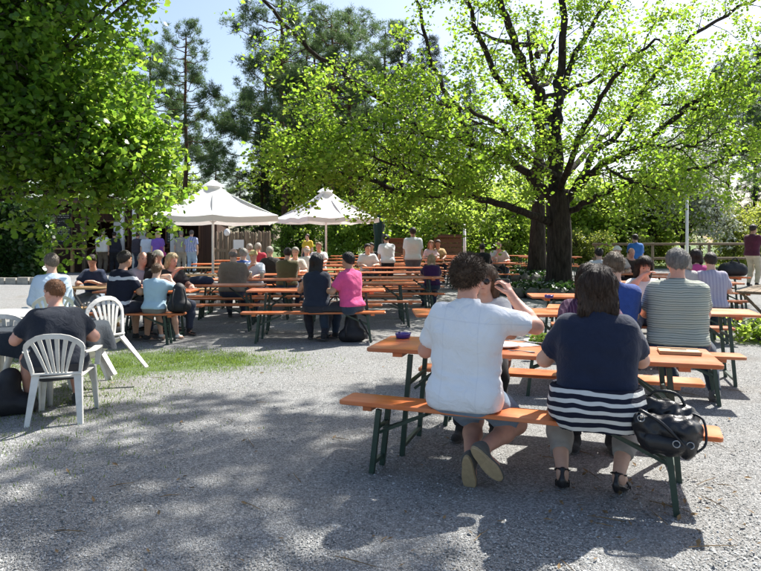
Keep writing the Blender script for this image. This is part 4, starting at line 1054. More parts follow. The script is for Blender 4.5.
# ------------------------------------------------------------------ people: smooth implicit bodies meshed with surface nets
def surface_net(Fd, org, h):
    ins = Fd < 0; nx, ny, nz = Fd.shape
    c = np.zeros((nx-1,ny-1,nz-1), np.int8)
    for i in (0,1):
        for j in (0,1):
            for k in (0,1): c += ins[i:nx-1+i, j:ny-1+j, k:nz-1+k]
    act = (c > 0) & (c < 8); idx = np.argwhere(act); n = len(idx)
    if n == 0: return np.zeros((0,3)), np.zeros((0,4), int)
    ids = -np.ones(act.shape, np.int32); ids[act] = np.arange(n)
    acc = np.zeros((n,3)); cnt = np.zeros(n); I, J, K = idx.T
    corners = [(i,j,k) for i in (0,1) for j in (0,1) for k in (0,1)]
    for a in corners:
        for ax in range(3):
            if a[ax]: continue
            b = list(a); b[ax] = 1
            fa = Fd[I+a[0],J+a[1],K+a[2]]; fb = Fd[I+b[0],J+b[1],K+b[2]]
            s_ = (fa < 0) != (fb < 0); t = np.where(s_, fa/(fa-fb+1e-12), 0)
            p = np.tile(np.array(a, float), (n,1)); p[:,ax] = t
            acc += p*s_[:,None]; cnt += s_
    V = (idx + acc/np.maximum(cnt,1)[:,None])*h + org
    Q = []
    for ax in range(3):
        sl0 = [slice(None)]*3; sl1 = [slice(None)]*3; sl0[ax] = slice(0,-1); sl1[ax] = slice(1,None)
        d = ins[tuple(sl0)].astype(np.int8)-ins[tuple(sl1)]
        u, v = (ax+1)%3, (ax+2)%3
        e = np.argwhere(d != 0); ok = (e[:,u] > 0) & (e[:,v] > 0) & (e[:,u] < act.shape[u]) & (e[:,v] < act.shape[v]); e = e[ok]
        if len(e) == 0: continue
        sg = d[e[:,0],e[:,1],e[:,2]]
        def g(du, dv):
            f = e.copy(); f[:,u] += du; f[:,v] += dv; return ids[f[:,0],f[:,1],f[:,2]]
        q = np.stack([g(-1,-1), g(0,-1), g(0,0), g(-1,0)], 1); q[sg < 0] = q[sg < 0][:, ::-1]; Q.append(q)
    Fc = np.concatenate(Q); Fc = Fc[(Fc >= 0).all(1)]
    return V, Fc

class Grid:
    def __init__(s, lo, hi, h):
        s.h = h; s.org = np.array(lo, float); s.n = np.ceil((np.array(hi)-s.org)/h).astype(int)+1
        s.ax = [s.org[i]+np.arange(s.n[i])*h for i in range(3)]
    def new(s): return np.full(s.n, 1.0, np.float32)
    def region(s, lo, hi):
        a = np.clip(((np.array(lo)-s.org)/s.h).astype(int), 0, s.n); b = np.clip(((np.array(hi)-s.org)/s.h).astype(int)+2, 0, s.n)
        sl = tuple(slice(a[i], b[i]) for i in range(3))
        return sl, s.ax[0][sl[0]][:,None,None], s.ax[1][sl[1]][None,:,None], s.ax[2][sl[2]][None,None,:]
    def full(s): return s.ax[0][:,None,None], s.ax[1][None,:,None], s.ax[2][None,None,:]
def smin(a, b, k):
    if k <= 0: return np.minimum(a, b)
    h = np.maximum(k-np.abs(a-b), 0)/k; return np.minimum(a, b)-h*h*k*.25
def smax(a, b, k): return -smin(-a, -b, k)
PAD = .09
def cap(G, Fd, a, b, ra, rb, k=.02, flat=None):
    a, b = np.array(a, float), np.array(b, float); r = max(ra, rb)+PAD
    sl, X, Y, Z = G.region(np.minimum(a,b)-r, np.maximum(a,b)+r)
    if 0 in Fd[sl].shape: return
    d = b-a; L2 = max(d@d, 1e-9)
    t = np.clip(((X-a[0])*d[0]+(Y-a[1])*d[1]+(Z-a[2])*d[2])/L2, 0, 1)
    D = np.sqrt((X-a[0]-t*d[0])**2+(Y-a[1]-t*d[1])**2+(Z-a[2]-t*d[2])**2)-(ra+t*(rb-ra))
    Fd[sl] = smin(Fd[sl], D.astype(np.float32), k)
def ell(G, Fd, c, r, k=.02, Rm=None):
    c = np.array(c, float); r = np.array(r, float); m = r.max()+PAD
    sl, X, Y, Z = G.region(c-m, c+m)
    if 0 in Fd[sl].shape: return
    X, Y, Z = X-c[0], Y-c[1], Z-c[2]
    if Rm is not None:
        X, Y, Z = (Rm[0][0]*X+Rm[1][0]*Y+Rm[2][0]*Z, Rm[0][1]*X+Rm[1][1]*Y+Rm[2][1]*Z, Rm[0][2]*X+Rm[1][2]*Y+Rm[2][2]*Z)
    k0 = np.sqrt((X/r[0])**2+(Y/r[1])**2+(Z/r[2])**2); k1 = np.sqrt((X/r[0]**2)**2+(Y/r[1]**2)**2+(Z/r[2]**2)**2)+1e-9
    D = k0*(k0-1)/k1
    Fd[sl] = smin(Fd[sl], D.astype(np.float32), k)
def half(G, p, n):
    """signed distance to a plane, positive on the side n points to"""
    X, Y, Z = G.full(); return ((X-p[0])*n[0]+(Y-p[1])*n[1]+(Z-p[2])*n[2]).astype(np.float32)
def ik(a, c, l1, l2, pole):
    a, c = Vector(a), Vector(c); d = c-a; L = d.length
    if L > (l1+l2)*.995: c = a+d.normalized()*(l1+l2)*.995; d = c-a; L = d.length
    t = (l1*l1-l2*l2+L*L)/(2*L); h = math.sqrt(max(0, l1*l1-t*t)); u = d.normalized()
    p = Vector(pole); p = (p-u*p.dot(u)).normalized()
    return a+u*t+p*h, c

SKINS = {}
def skin_mat(tone):
    if tone in SKINS: return SKINS[tone]
    col = {'fair': (.60,.37,.27), 'pink': (.62,.32,.23), 'tan': (.45,.25,.16)}[tone]
    m, nt, b = new_mat('skin_'+tone); v = objco(nt)
    nt.links.new(ramp(nt, noise(nt, 14, 4, .6, v), [(.3, [c*.88 for c in col]), (.7, [min(1,c*1.08) for c in col])]), b.inputs['Base Color'])
    b.inputs['Roughness'].default_value = .5; b.inputs['Subsurface Weight'].default_value = .12; b.inputs['Subsurface Radius'].default_value = (.012,.005,.003)
    SKINS[tone] = m; return m
def hair_mat(col):
    key = 'hair_%d_%d_%d' % tuple(int(c*255) for c in col)
    if key in MATS: return MATS[key]
    m, nt, b = new_mat(key); v = objco(nt, (60,60,9))
    nt.links.new(ramp(nt, noise(nt, 1.5, 4, .7, v), [(.3, [c*.45 for c in col]), (.7, [min(1,c*1.4) for c in col])]), b.inputs['Base Color'])
    b.inputs['Roughness'].default_value = .42; b.inputs['Specular IOR Level'].default_value = .35
    bump(nt, b, noise(nt, 2.5, 3, .7, v), .8, .012); MATS[key] = m; return m

def folds(G, amp, seed):
    X, Y, Z = G.full(); r = random.Random(seed); out = 0
    for i in range(4):
        a, b_, c = r.uniform(-16,16), r.uniform(-16,16), r.uniform(14,34)*(1 if i % 2 else -1)
        w = np.sin(X*a+Y*b_+Z*c+r.uniform(0,6)+1.6*np.sin(X*9+Z*7+i)); out = out + (w if i < 2 else 1.6*(np.abs(w)**.7-.7))
    return (amp*out/3).astype(np.float32)

def hand_prims(w, d, nrm, side, curl, spread=.0):
    """capsules of one hand: palm, four bent fingers of unequal length and a thumb from the side of the palm.
    w wrist, d direction of the fingers, nrm direction the palm faces, side +1 right / -1 left"""
    d = Vector(d).normalized(); nrm = Vector(nrm); nrm = (nrm-d*nrm.dot(d)).normalized()
    x = d.cross(nrm)*side      # towards the thumb
    w = Vector(w); P = []
    for o in (-.026, -.009, .009, .025):
        P.append((w+d*.012+x*o*.6, w+d*.088+x*o*1.12, .0150, .0125))
    for i, (o, L) in enumerate(((-.033,.062), (-.011,.076), (.011,.082), (.032,.072))):
        b0 = w+d*.088+x*o; v = (d+x*o*(3+spread*10)).normalized(); p = b0; ang = 0
        for s_, f in enumerate((.45,.32,.25)):
            ang += curl*(.75,1.0,.8)[s_]
            q = p+(v*math.cos(ang)+nrm*math.sin(ang))*L*f
            P.append((p, q, .0092-.001*s_, .0086-.001*s_)); p = q
    t0 = w+d*.028+x*.026; t1 = t0+(d*.6+x*.72+nrm*.3).normalized()*.038; t2 = t1+(d*.85+x*.22+nrm*(.25+curl*.4)).normalized()*.032; t3 = t2+(d*.9-x*.1+nrm*(.3+curl*.6)).normalized()*.026
    P += [(t0,t1,.0145,.0115), (t1,t2,.0112,.0098), (t2,t3,.0096,.0080)]
    return P

def orient(yaw, pitch, roll=0): return np.array((Euler((0,0,yaw)).to_matrix() @ Euler((pitch,0,0)).to_matrix() @ Euler((0,roll,0)).to_matrix()))

PCOUNT = [0]
def person(label, x, y, deg, pose='sit', seat=.47, H=1.74, fat=1.0, lean=.08, res=.024, shirt=(.5,.5,.5), sleeve='short', lower=('long', (.04,.05,.08)),
           hair=('short', (.06,.04,.025)), tone='fair', hands=None, feet=None, head=(0,0), shoes=(.03,.03,.03), twist=0, detail=False, z=None, group=None,
           shoe_dir=None, extra=None, female=False, hand_dir=None, curl=.35, shift_hem=0, collar=False, cat='person'):
    """hands: targets (left, right) in body space, feet likewise; the figure faces local +Y. deg 0 faces away from the camera"""
    PCOUNT[0] += 1; seed = PCOUNT[0]; rr = random.Random(seed)
    k = H/1.74; g = gz(x,y) if z is None else z
    if hands is None and pose == 'sit':
        j_ = lambda s: rr.uniform(-s, s)
        hands = ((-.17+j_(.06),.42+j_(.05),.81), (.15+j_(.06),.44+j_(.05),.81)) if rr.random() < .6 else ((-.16+j_(.05),.42,.81), (.04+j_(.05),.27,1.0+j_(.08)))
        lean += rr.uniform(-.06,.14); twist += j_(14); deg += j_(10); head = (head[0]+j_(22), head[1]+j_(8))
    root = thing('person', label, cat, (x,y,g), R(deg), group)
    sit = pose == 'sit'
    pz = (seat+.105*k) if sit else .93*k
    pel = Vector((0,0,pz)); f = math.sqrt(fat)
    tw = Euler((0,0,R(twist))).to_matrix()
    sp = lambda h, o=0: Vector((0, math.sin(lean)*h*k*1.0+o, pz+math.cos(lean)*h*k))
    wst, chs, shl, nek = sp(.17), sp(.33,-.005), sp(.46,-.012), sp(.52,-.01)
    headc = nek+Vector((0,.03+.05*lean,.165*k))
    hw = .088*f*k; sw = (.165 if not female else .15)*k*(.6+.4*f)
    L1, L2, A1, A2 = .43*k, .43*k, .285*k, .25*k
    hip = {s_: pel+Vector((s_*hw,0,-.02)) for s_ in (-1,1)}
    sho = {s_: shl+tw@Vector((s_*sw,0,-.015)) for s_ in (-1,1)}
    if feet is None:
        feet = ((-.13,.40,.085), (.13,.42,.085)) if sit else ((-.10,-.02,.085), (.11,.05,.085))
    if hands is None:
        hands = ((-.17,.44,.81), (.15,.46,.81)) if sit else ((-.25,.06,.80*k), (.25,.1,.80*k))
    ank, knee, wri, elb = {}, {}, {}, {}
    for i, s_ in enumerate((-1,1)):
        knee[s_], ank[s_] = ik(hip[s_], feet[i], L1, L2, (s_*.25,1,.35) if sit else (s_*.05,1,0))
        elb[s_], wri[s_] = ik(sho[s_], hands[i], A1, A2, (s_*.8,-.45,-.9))
    hd = {}
    for i, s_ in enumerate((-1,1)):
        fa = (wri[s_]-elb[s_]).normalized()
        hd[s_] = (Vector(hand_dir[i][0]), Vector(hand_dir[i][1])) if hand_dir and hand_dir[i] else ((fa*.8+Vector((-s_*.35,.1,-.12))).normalized(), Vector((0,0,-1)) if fa.z > -.6 else Vector((-s_,0,0)))
    pts = [pel, wst, shl, headc+Vector((0,0,.15)), headc-Vector((0,0,.1))]+list(ank.values())+list(knee.values())+list(elb.values())+list(wri.values())+[wri[s_]+hd[s_][0]*.19 for s_ in (-1,1)]
    lo = np.min([tuple(p) for p in pts], 0)-.24*max(1,fat*.9); hi = np.max([tuple(p) for p in pts], 0)+.24*max(1,fat*.9); lo[2] = min(lo[2], -.04); 
    G = Grid(lo, hi, res)
    # ---- fields
    T = G.new(); kk = .075
    cap(G,T, hip[-1]+Vector((0,-.01,.0)), hip[1]+Vector((0,-.01,.0)), .115*f*k, .115*f*k, kk)
    if sit: cap(G,T, (-hw*1.1,-.045,pz-.03), (hw*1.1,-.045,pz-.03), .105*f*k, .105*f*k, kk)
    bw = .075*f*k
    cap(G,T, wst+Vector((-bw,.012*(fat-1)*3,0)), wst+Vector((bw,.012*(fat-1)*3,0)), .112*fat*k, .112*fat*k, kk)
    cw = .085*k*(.5+.5*f)
    cap(G,T, chs+tw@Vector((-cw,0,0)), chs+tw@Vector((cw,0,0)), .122*f*k, .122*f*k, kk)
    cap(G,T, shl+tw@Vector((-sw*.82,-.01,-.02)), shl+tw@Vector((sw*.82,-.01,-.02)), .070*f*k, .070*f*k, .07)
    if female:
        for s_ in (-1,1): ell(G,T, chs+tw@Vector((s_*.075,.095*f,-.0)), (.07*f,.06*f,.07*f), .05)
    TR = T.copy()
    cap(G,T, shl+Vector((0,-.01,-.03)), nek+Vector((0,.0,.03)), .075*f*k, .056*k, .055)
    AR, LG, TH, UA = {}, {}, {}, {}
    for s_ in (-1,1):
        u_ = G.new(); cap(G,u_, sho[s_], elb[s_], .056*f*k, .046*f*k, .03); UA[s_] = u_
        a = G.new(); cap(G,a, sho[s_], elb[s_], .056*f*k, .043*f*k, .03); cap(G,a, elb[s_], elb[s_].lerp(wri[s_],.35), .043*f*k, .042*f*k, .03); cap(G,a, elb[s_].lerp(wri[s_],.35), wri[s_], .042*f*k, .028*k, .03); AR[s_] = a
        t_ = G.new(); cap(G,t_, hip[s_]+Vector((0,.03,0)), knee[s_], .092*f*k, .062*k*(.5+.5*f), .04); TH[s_] = t_
        l = G.new(); cap(G,l, hip[s_]+Vector((0,.03,0)), knee[s_], .092*f*k, .060*k*(.5+.5*f), .04); cap(G,l, knee[s_], knee[s_].lerp(ank[s_],.38), .057*k*(.5+.5*f), .058*k*(.5+.5*f), .04); cap(G,l, knee[s_].lerp(ank[s_],.38), ank[s_], .058*k*(.5+.5*f), .037*k, .03); LG[s_] = l
    Hm = orient(R(head[0]), R(head[1])); hv = lambda p: Vector(Hm@np.array(p)*k)+headc
    def headfield(G):
        h = G.new()
        ell(G,h, hv((0,-.012,.028)), np.array((.076,.095,.092))*k, .02, Hm); ell(G,h, hv((0,.022,-.04)), np.array((.058,.070,.076))*k, .035, Hm)
        ell(G,h, hv((0,.062,-.092)), np.array((.024,.02,.018))*k, .03, Hm)
        cap(G,h, hv((0,.088,.012)), hv((0,.108,-.024)), .009*k, .013*k, .012)
        for s_ in (-1,1):
            ell(G,h, hv((s_*.077,-.006,-.012)), np.array((.010,.022,.032))*k, .008, Hm)
            cap(G,h, hv((s_*.016,.086,.026)), hv((s_*.045,.076,.024)), .009*k, .008*k, .014)
        cap(G,h, hv((-.018,.083,-.060)), hv((.018,.083,-.060)), .008*k, .008*k, .008)
        cap(G,h, nek+Vector((0,-.012,-.05)), hv((0,-.025,-.03)), .058*k, .054*k, .03)
        return h
    HD = headfield(G)
    B = smin(T, HD, .03)
    for s_ in (-1,1):
        B = smin(B, AR[s_], .035); B = smin(B, LG[s_], .04)
        if not detail:
            Hn = G.new(); 
            for a, b_, ra, rb in hand_prims(wri[s_], hd[s_][0], hd[s_][1], s_, curl): cap(G, Hn, a, b_, max(ra,res*.62), max(rb,res*.5), .012)
            cap(G, Hn, wri[s_]-hd[s_][0]*.02, wri[s_]+hd[s_][0]*.05, .028, .03, .02)
            B = smin(B, Hn, .02)
        # foot
        sd_ = Vector(shoe_dir[0 if s_ < 0 else 1]).normalized() if shoe_dir else Vector((s_*.12,1,-.12)).normalized()
        cap(G, B, ank[s_]+sd_*.02+Vector((0,0,-.03)), ank[s_]+sd_*.13+Vector((0,0,-.045)) if not shoe_dir else ank[s_]+sd_*.13, .036, .03, .03)
    V, Fc = surface_net(B, G.org, G.h)
    VV, FF = [V], [Fc]; nb = len(V)
    if detail:      # finer head and hands, merged into the same body
        keepH = headc
        gh = Grid(np.array(headc)-.155, np.array(headc)+.155, .007); v2, f2 = surface_net(headfield(gh)-.0008, gh.org, gh.h)
        VV.append(v2); FF.append(f2+nb); nb += len(v2)
        for s_ in (-1,1):
            c = wri[s_]+hd[s_][0]*.08; gh = Grid(np.array(c)-.145, np.array(c)+.145, .0052); h_ = gh.new()
            for a, b_, ra, rb in hand_prims(wri[s_], hd[s_][0], hd[s_][1], s_, curl): cap(gh, h_, a, b_, ra, rb, .006)
            cap(gh, h_, wri[s_].lerp(elb[s_],.22), wri[s_]+hd[s_][0]*.03, .030*k, .024*k, .018)
            v2, f2 = surface_net(h_, gh.org, gh.h); VV.append(v2); FF.append(f2+nb); nb += len(v2)
    body = link('body', np_mesh('body', np.concatenate(VV), np.concatenate(FF), skin_mat(tone), True), root)
    # ---- shirt
    off = max(.013, res*.6)
    fo = folds(G, .0085 if res < .02 else .0075, seed)
    if res < .03:
        X, Y, Z = G.full(); fo = fo + (np.exp(-((Z-(pz+.12))/.10)**2)*(.008*np.abs(np.sin(Z*46+2.2*np.sin(X*6+seed)+Y*9))-.004)).astype(np.float32)
    hem = pz-.02+shift_hem if sit else pz-.07+shift_hem
    Sh = smin(smin(T, smin(LG[-1], LG[1], .03) if shift_hem < 0 else G.new(), .03), T, 0)-off*1.35+fo
    Sh = np.maximum(Sh, -half(G, (0,0,hem), (0,0,1)))
    nkp = nek+Vector((0,.0,.0)); Sh = smax(Sh, half(G, nkp+Vector((0,.01,.012 if collar else -.002)), Vector((0,.45,.9)).normalized()), .01)
    if sleeve != 'none':
        for s_ in (-1,1):
            A = (UA[s_] if sleeve == 'short' else AR[s_])-off*(1.9 if sleeve == 'short' else 1.4)+fo
            if sleeve == 'short':
                ax_ = (elb[s_]-sho[s_]).normalized(); A = np.maximum(A, half(G, sho[s_].lerp(elb[s_],.78), ax_))
            else:
                ax_ = (wri[s_]-elb[s_]).normalized(); A = np.maximum(A, half(G, elb[s_].lerp(wri[s_],.93), ax_))
            Sh = smin(Sh, A, .025)
    if collar:
        C_ = G.new()
        for q in range(10):
            a0, a1 = 2*PI*q/10, 2*PI*(q+1)/10; pt = lambda a: nek+Vector((.066*math.cos(a), .066*math.sin(a)+.012, .028-.034*max(0,math.sin(a))))
            cap(G, C_, pt(a0), pt(a1), .017, .017, .01)
        Sh = smin(Sh, C_, .012)
    V, Fc = surface_net(Sh, G.org, G.h)
    sm_ = shirt if isinstance(shirt, bpy.types.Material) else cloth(shirt)
    if len(V): link('shirt', np_mesh('shirt', V, Fc, sm_, True), root)
    # ---- trousers, shorts or skirt
    kind, lc = lower
    Tr = smin(TR, G.new(), 0)
    legs = []
    for s_ in (-1,1):
        l = (LG[s_] if kind != 'shorts' else TH[s_])-off*(1.2 if kind != 'shorts' else 1.9)+fo*1.2
        if kind == 'shorts': l = np.maximum(l, half(G, hip[s_].lerp(knee[s_],.80), (knee[s_]-hip[s_]).normalized()))
        elif kind == 'capri': l = np.maximum(l, half(G, knee[s_].lerp(ank[s_],.66), (ank[s_]-knee[s_]).normalized()))
        else: l = np.maximum(l, half(G, knee[s_].lerp(ank[s_],.97), (ank[s_]-knee[s_]).normalized()))
        legs.append(l)
    Tt = np.maximum(T-off*.25, half(G, (0,0,pz+.045), (0,0,1)))
    Tt = smin(Tt, smin(legs[0], legs[1], .02), .03)
    V, Fc = surface_net(Tt, G.org, G.h)
    nm = {'long':'trousers','capri':'trousers','shorts':'shorts'}[kind]
    link(nm, np_mesh(nm, V, Fc, lc if isinstance(lc, bpy.types.Material) else cloth(lc), True), root)
    # ---- hair
    ht, hc = hair; hres = .0095 if detail else max(.016, res*.75)
    gh = Grid(np.array(headc)-np.array((.19,.21,.34 if ht == 'long' else .18)), np.array(headc)+np.array((.19,.19,.19)), hres); Hf = gh.new()
    th = {'short':.016,'curly':.024,'bald':.006,'long':.026,'bob':.024,'cap':.018,'crop':.008}[ht]*k
    th = max(th, hres*.55)
    ell(gh,Hf, hv((0,-.014,.03)), np.array((.077,.097,.094))*k+th, .02, Hm)
    X, Y, Z = gh.full(); iv = np.linalg.inv(Hm); dx, dy, dz = X-headc.x, Y-headc.y, Z-headc.z
    ly = (iv[1][0]*dx+iv[1][1]*dy+iv[1][2]*dz)/k; lz = (iv[2][0]*dx+iv[2][1]*dy+iv[2][2]*dz)/k; lx = (iv[0][0]*dx+iv[0][1]*dy+iv[0][2]*dz)/k
    if ht in ('long','bob'):
        e = -.25 if ht == 'long' else (-.135 if detail else -.10)
        for s_ in (-1,0,1): cap(gh,Hf, hv((s_*.055,-.035,.02)), hv((s_*.075,-.055,e)), .056*k, .050*k if ht == 'long' else .045*k, .03)
        cut = np.minimum((ly-.035)*1.0, .80*ly+.012-lz)    # keep the face free
        Hf = np.maximum(Hf, cut.astype(np.float32))
    elif ht == 'bald':
        Hf = np.maximum(Hf, np.maximum(.95*ly-.012-lz-.005, lz-.035+.2*ly).astype(np.float32))
    elif ht == 'cap':
        Hf = np.maximum(Hf, (.22*ly+.018-lz).astype(np.float32)); cap(gh,Hf, hv((-.035,.10,.04)), hv((.035,.10,.04)), .03*k, .03*k, .02)
    else:
        Hf = np.maximum(Hf, (.88*ly+.004-lz - .25*np.maximum(0, np.abs(lx)-.06)).astype(np.float32))
    if ht == 'curly' and detail:
        Hf = Hf+(.006*np.sin(X*95+2*np.sin(Z*60))*np.sin(Y*90+1)*np.sin(Z*100+2*np.sin(X*70))).astype(np.float32)
    elif ht in ('long','bob','short') and detail:
        Hf = Hf+(.0035*np.sin(X*120+3*np.sin(Z*20)+Y*40)).astype(np.float32)
    V, Fc = surface_net(Hf, gh.org, gh.h)
    if len(V):
        hm = cloth(hc) if ht == 'cap' else hair_mat(hc)
        me = np_mesh('hair', V, Fc, hm, True)
        if res < .028 and ht not in ('cap',):
            nv = len(V); no = np.zeros(nv*3, np.float32); me.vertices.foreach_get('normal', no); no = no.reshape(-1,3)
            rn = np.random.RandomState(seed); n = {'long':6500,'bob':5500,'curly':5000,'short':4500,'bald':1800,'crop':4500}[ht]; n = n if detail else n//9
            pk = rn.randint(0, nv, n); P = V[pk]+rn.normal(0,.003,(n,3)); Nn = no[pk]
            if ht in ('long','bob'): Ls, kn = rn.uniform(.03,.075,n), .0
            elif ht == 'curly': Ls, kn = rn.uniform(.012,.026,n), .55
            elif ht == 'crop': Ls, kn = rn.uniform(.006,.012,n), .5
            else: Ls, kn = rn.uniform(.012,.026,n), .22
            down = np.array([[0,-.12,-1.]])-Nn*(Nn@np.array([0,-.12,-1.]))[:,None]
            rad_ = P-np.array(hv((0,-.05,.1))); rad_ = rad_-Nn*(rad_*Nn).sum(1)[:,None]; rad_ /= np.linalg.norm(rad_,axis=1)[:,None]+1e-6
            down = down+.55*rad_; down /= np.linalg.norm(down,axis=1)[:,None]+1e-6
            if ht in ('short','crop','curly'): down = down*.7+np.cross(Nn, [[0,0,1.]])*.5
            D = down*(1 if ht != 'curly' else .4)+Nn*kn+rn.normal(0,.055 if ht != 'curly' else .5,(n,3)); D /= np.linalg.norm(D,axis=1)[:,None]
            Sd = np.cross(D, Nn+rn.normal(0,.4,(n,3))); Sd /= np.linalg.norm(Sd,axis=1)[:,None]+1e-9; w = rn.uniform(.0009,.0018,n)[:,None]*(1 if detail else 2.2)
            c2 = P+D*Ls[:,None]*.5+Nn*(.006 if ht == 'curly' else .001); bend = (down*.8-Nn*.25) if ht != 'curly' else rn.normal(0,.6,(n,3)); c3 = c2+(D+bend*.6)*Ls[:,None]*.4
            if ht != 'curly':
                c2 = c2-Nn*((.5*Ls)**2/.2)[:,None]; c3 = c3-Nn*((.9*Ls)**2/.2)[:,None]
            SV = np.stack([P-Sd*w, P+Sd*w, c2+Sd*w*.8, c2-Sd*w*.8, c3+Sd*w*.2, c3-Sd*w*.2],1).reshape(-1,3); o_ = (np.arange(n)*6)[:,None]
            SF = np.concatenate([np.array([[0,1,2,3]])+o_, np.array([[3,2,4,5]])+o_])
            me = np_mesh('hair', np.concatenate([V,SV]), np.concatenate([Fc, SF+nv]), hm, True)
        link('cap' if ht == 'cap' else 'hair', me, root)
    # ---- shoes
    for i, s_ in enumerate((-1,1)):
        sd_ = Vector(shoe_dir[i]).normalized() if shoe_dir else Vector((s_*.12,1,-.05)).normalized()
        shoe(root, ank[s_], sd_, Vector(extra['shoe_up'][i]) if extra and 'shoe_up' in extra else Vector((0,0,1)), shoes, k, .012 if detail else .032, extra.get('shoe','plain') if extra else 'plain')
    if res < .028:
        em = simple('dark_eye', (.02,.013,.01), .2); lm = simple('lip', (.42,.17,.14), .5)
        for s_ in (-1,1): MB().lathe([(.001,-.009),(.0075,-.005),(.010,0),(.0075,.005),(.001,.009)], 10).build('eye', em, root, True, hv((s_*.031,.078,.006)))
        MB().tube([hv((-.02,.088,-.060)), hv((0,.0945,-.058)), hv((.02,.088,-.060))], [.002,.0055,.002], 6).build('mouth', lm, root, True)
    root['_j'] = 0; del root['_j']
    return root, dict(wri=wri, hd=hd, head=headc, hv=hv, ank=ank)

def shoe(root, ank, d, up, col, k, res, style):
    d = d.normalized(); up = (up-d*up.dot(d)).normalized(); x = d.cross(up)
    base = ank-up*.075*k; heel = base-d*.055*k; toe = base+d*.185*k
    lo = np.array(heel)-.16; hi = np.array(heel)+.16; lo = np.minimum(lo, np.array(toe)-.12); hi = np.maximum(hi, np.array(toe)+.12); G = Grid(lo, hi, res)
    Rm = np.array((x,d,up)).T
    F_ = G.new()
    if style == 'sandal':
        # thin foot-bed with heel, toe strap and ankle strap
        ell(G,F_, base+d*.07*k+up*.018, (.042*k,.125*k,.016), .01, Rm)
        cap(G,F_, heel+d*.02+up*.012, heel+d*.03+up*.02-up*.03, .022, .017, .01)
        for t in (.115,.14): 
            for q in range(6):
                a0, a1 = PI*q/6, PI*(q+1)/6; pt = lambda a: base+d*t*k+x*.045*math.cos(a)+up*(.02+.052*math.sin(a)); cap(G,F_, pt(a0), pt(a1), .008,.008,.004)
        for q in range(12):
            a0, a1 = 2*PI*q/12, 2*PI*(q+1)/12; pt = lambda a: ank+up*.012+x*.043*math.cos(a)+d*.047*math.sin(a); cap(G,F_, pt(a0), pt(a1), .0075,.0075,.004)
        cap(G,F_, heel+d*.01+up*.03, ank-d*.04+up*.01, .016,.012,.01)
    else:
        ell(G,F_, base+d*.0*k+up*.045*k, (.038*k,.062*k,.052*k), .03, Rm); ell(G,F_, base+d*.12*k+up*.028*k, (.045*k,.085*k,.036*k), .05, Rm)
        cap(G,F_, ank-up*.03, ank+up*.012, .046*k, .043*k, .03)
        F_ = np.maximum(F_, half(G, base+up*.018*k, -up))
    V, Fc = surface_net(F_, G.org, G.h); m = cloth(col) if style != 'sandal' else BLACKLEA
    o = link('shoe', np_mesh('shoe', V, Fc, m, True), root)
    if style != 'sandal':
        n = 20; ol = []
        for q in range(n):
            a = 2*PI*q/n; c_, s_ = math.cos(a), math.sin(a); w = .046 if s_ > 0 else .040; w *= 1-.12*math.exp(-((s_+.15)/.35)**2)
            ol.append((c_*w*k, (.065+s_*.128)*k))
        mb = MB(); vs_ = []
        for z_, sc_ in ((0,.94),(.004,1),(.02,1.02),(.024,.98)): vs_ += [base+x*p[0]*sc_+d*(.065*k+(p[1]-.065*k)*sc_)+up*z_*k for p in ol]
        fs_ = [tuple(reversed(range(n))), tuple(range(3*n,4*n))]+[(i*n+q,i*n+(q+1)%n,(i+1)*n+(q+1)%n,(i+1)*n+q) for i in range(3) for q in range(n)]
        sc = simple('shoe_sole', (.10,.095,.09), .8, .2, 30, 0, .2) if style != 'sneaker' else simple('tan_rubber_sole', (.40,.30,.17), .75, .12, 40, 0, .3)
        mb.add(vs_, fs_).build('sole', sc, o)

def seat_pos(key, side, px, back=.0):
    """point on a bench below picture column px, found along that bench"""
    c, u, n, deg = SETS[(key, side)]
    best = min((abs(CX+FPX*(c.x+u.x*t)/(c.y+u.y*t)-px), t) for t in [i*.01-1.0 for i in range(201)])
    p = c+u*best[1]+n*side*back
    return p.x, p.y, deg+(0 if side < 0 else 180)
def sitter(label, key, side, px, turn=0, **kw):
    x, y, d = seat_pos(key, side, px); return person(label, x, y, d+turn, 'sit', **kw)
# ------------------------------------------------------------------ the guests
NAVY = (.010,.015,.032); BLACK = (.012,.012,.014); WHITE = (.78,.79,.80); JEANS = (.035,.06,.11)
def wrist_goal(root, p): return root.matrix_world.inverted() @ Vector(p)

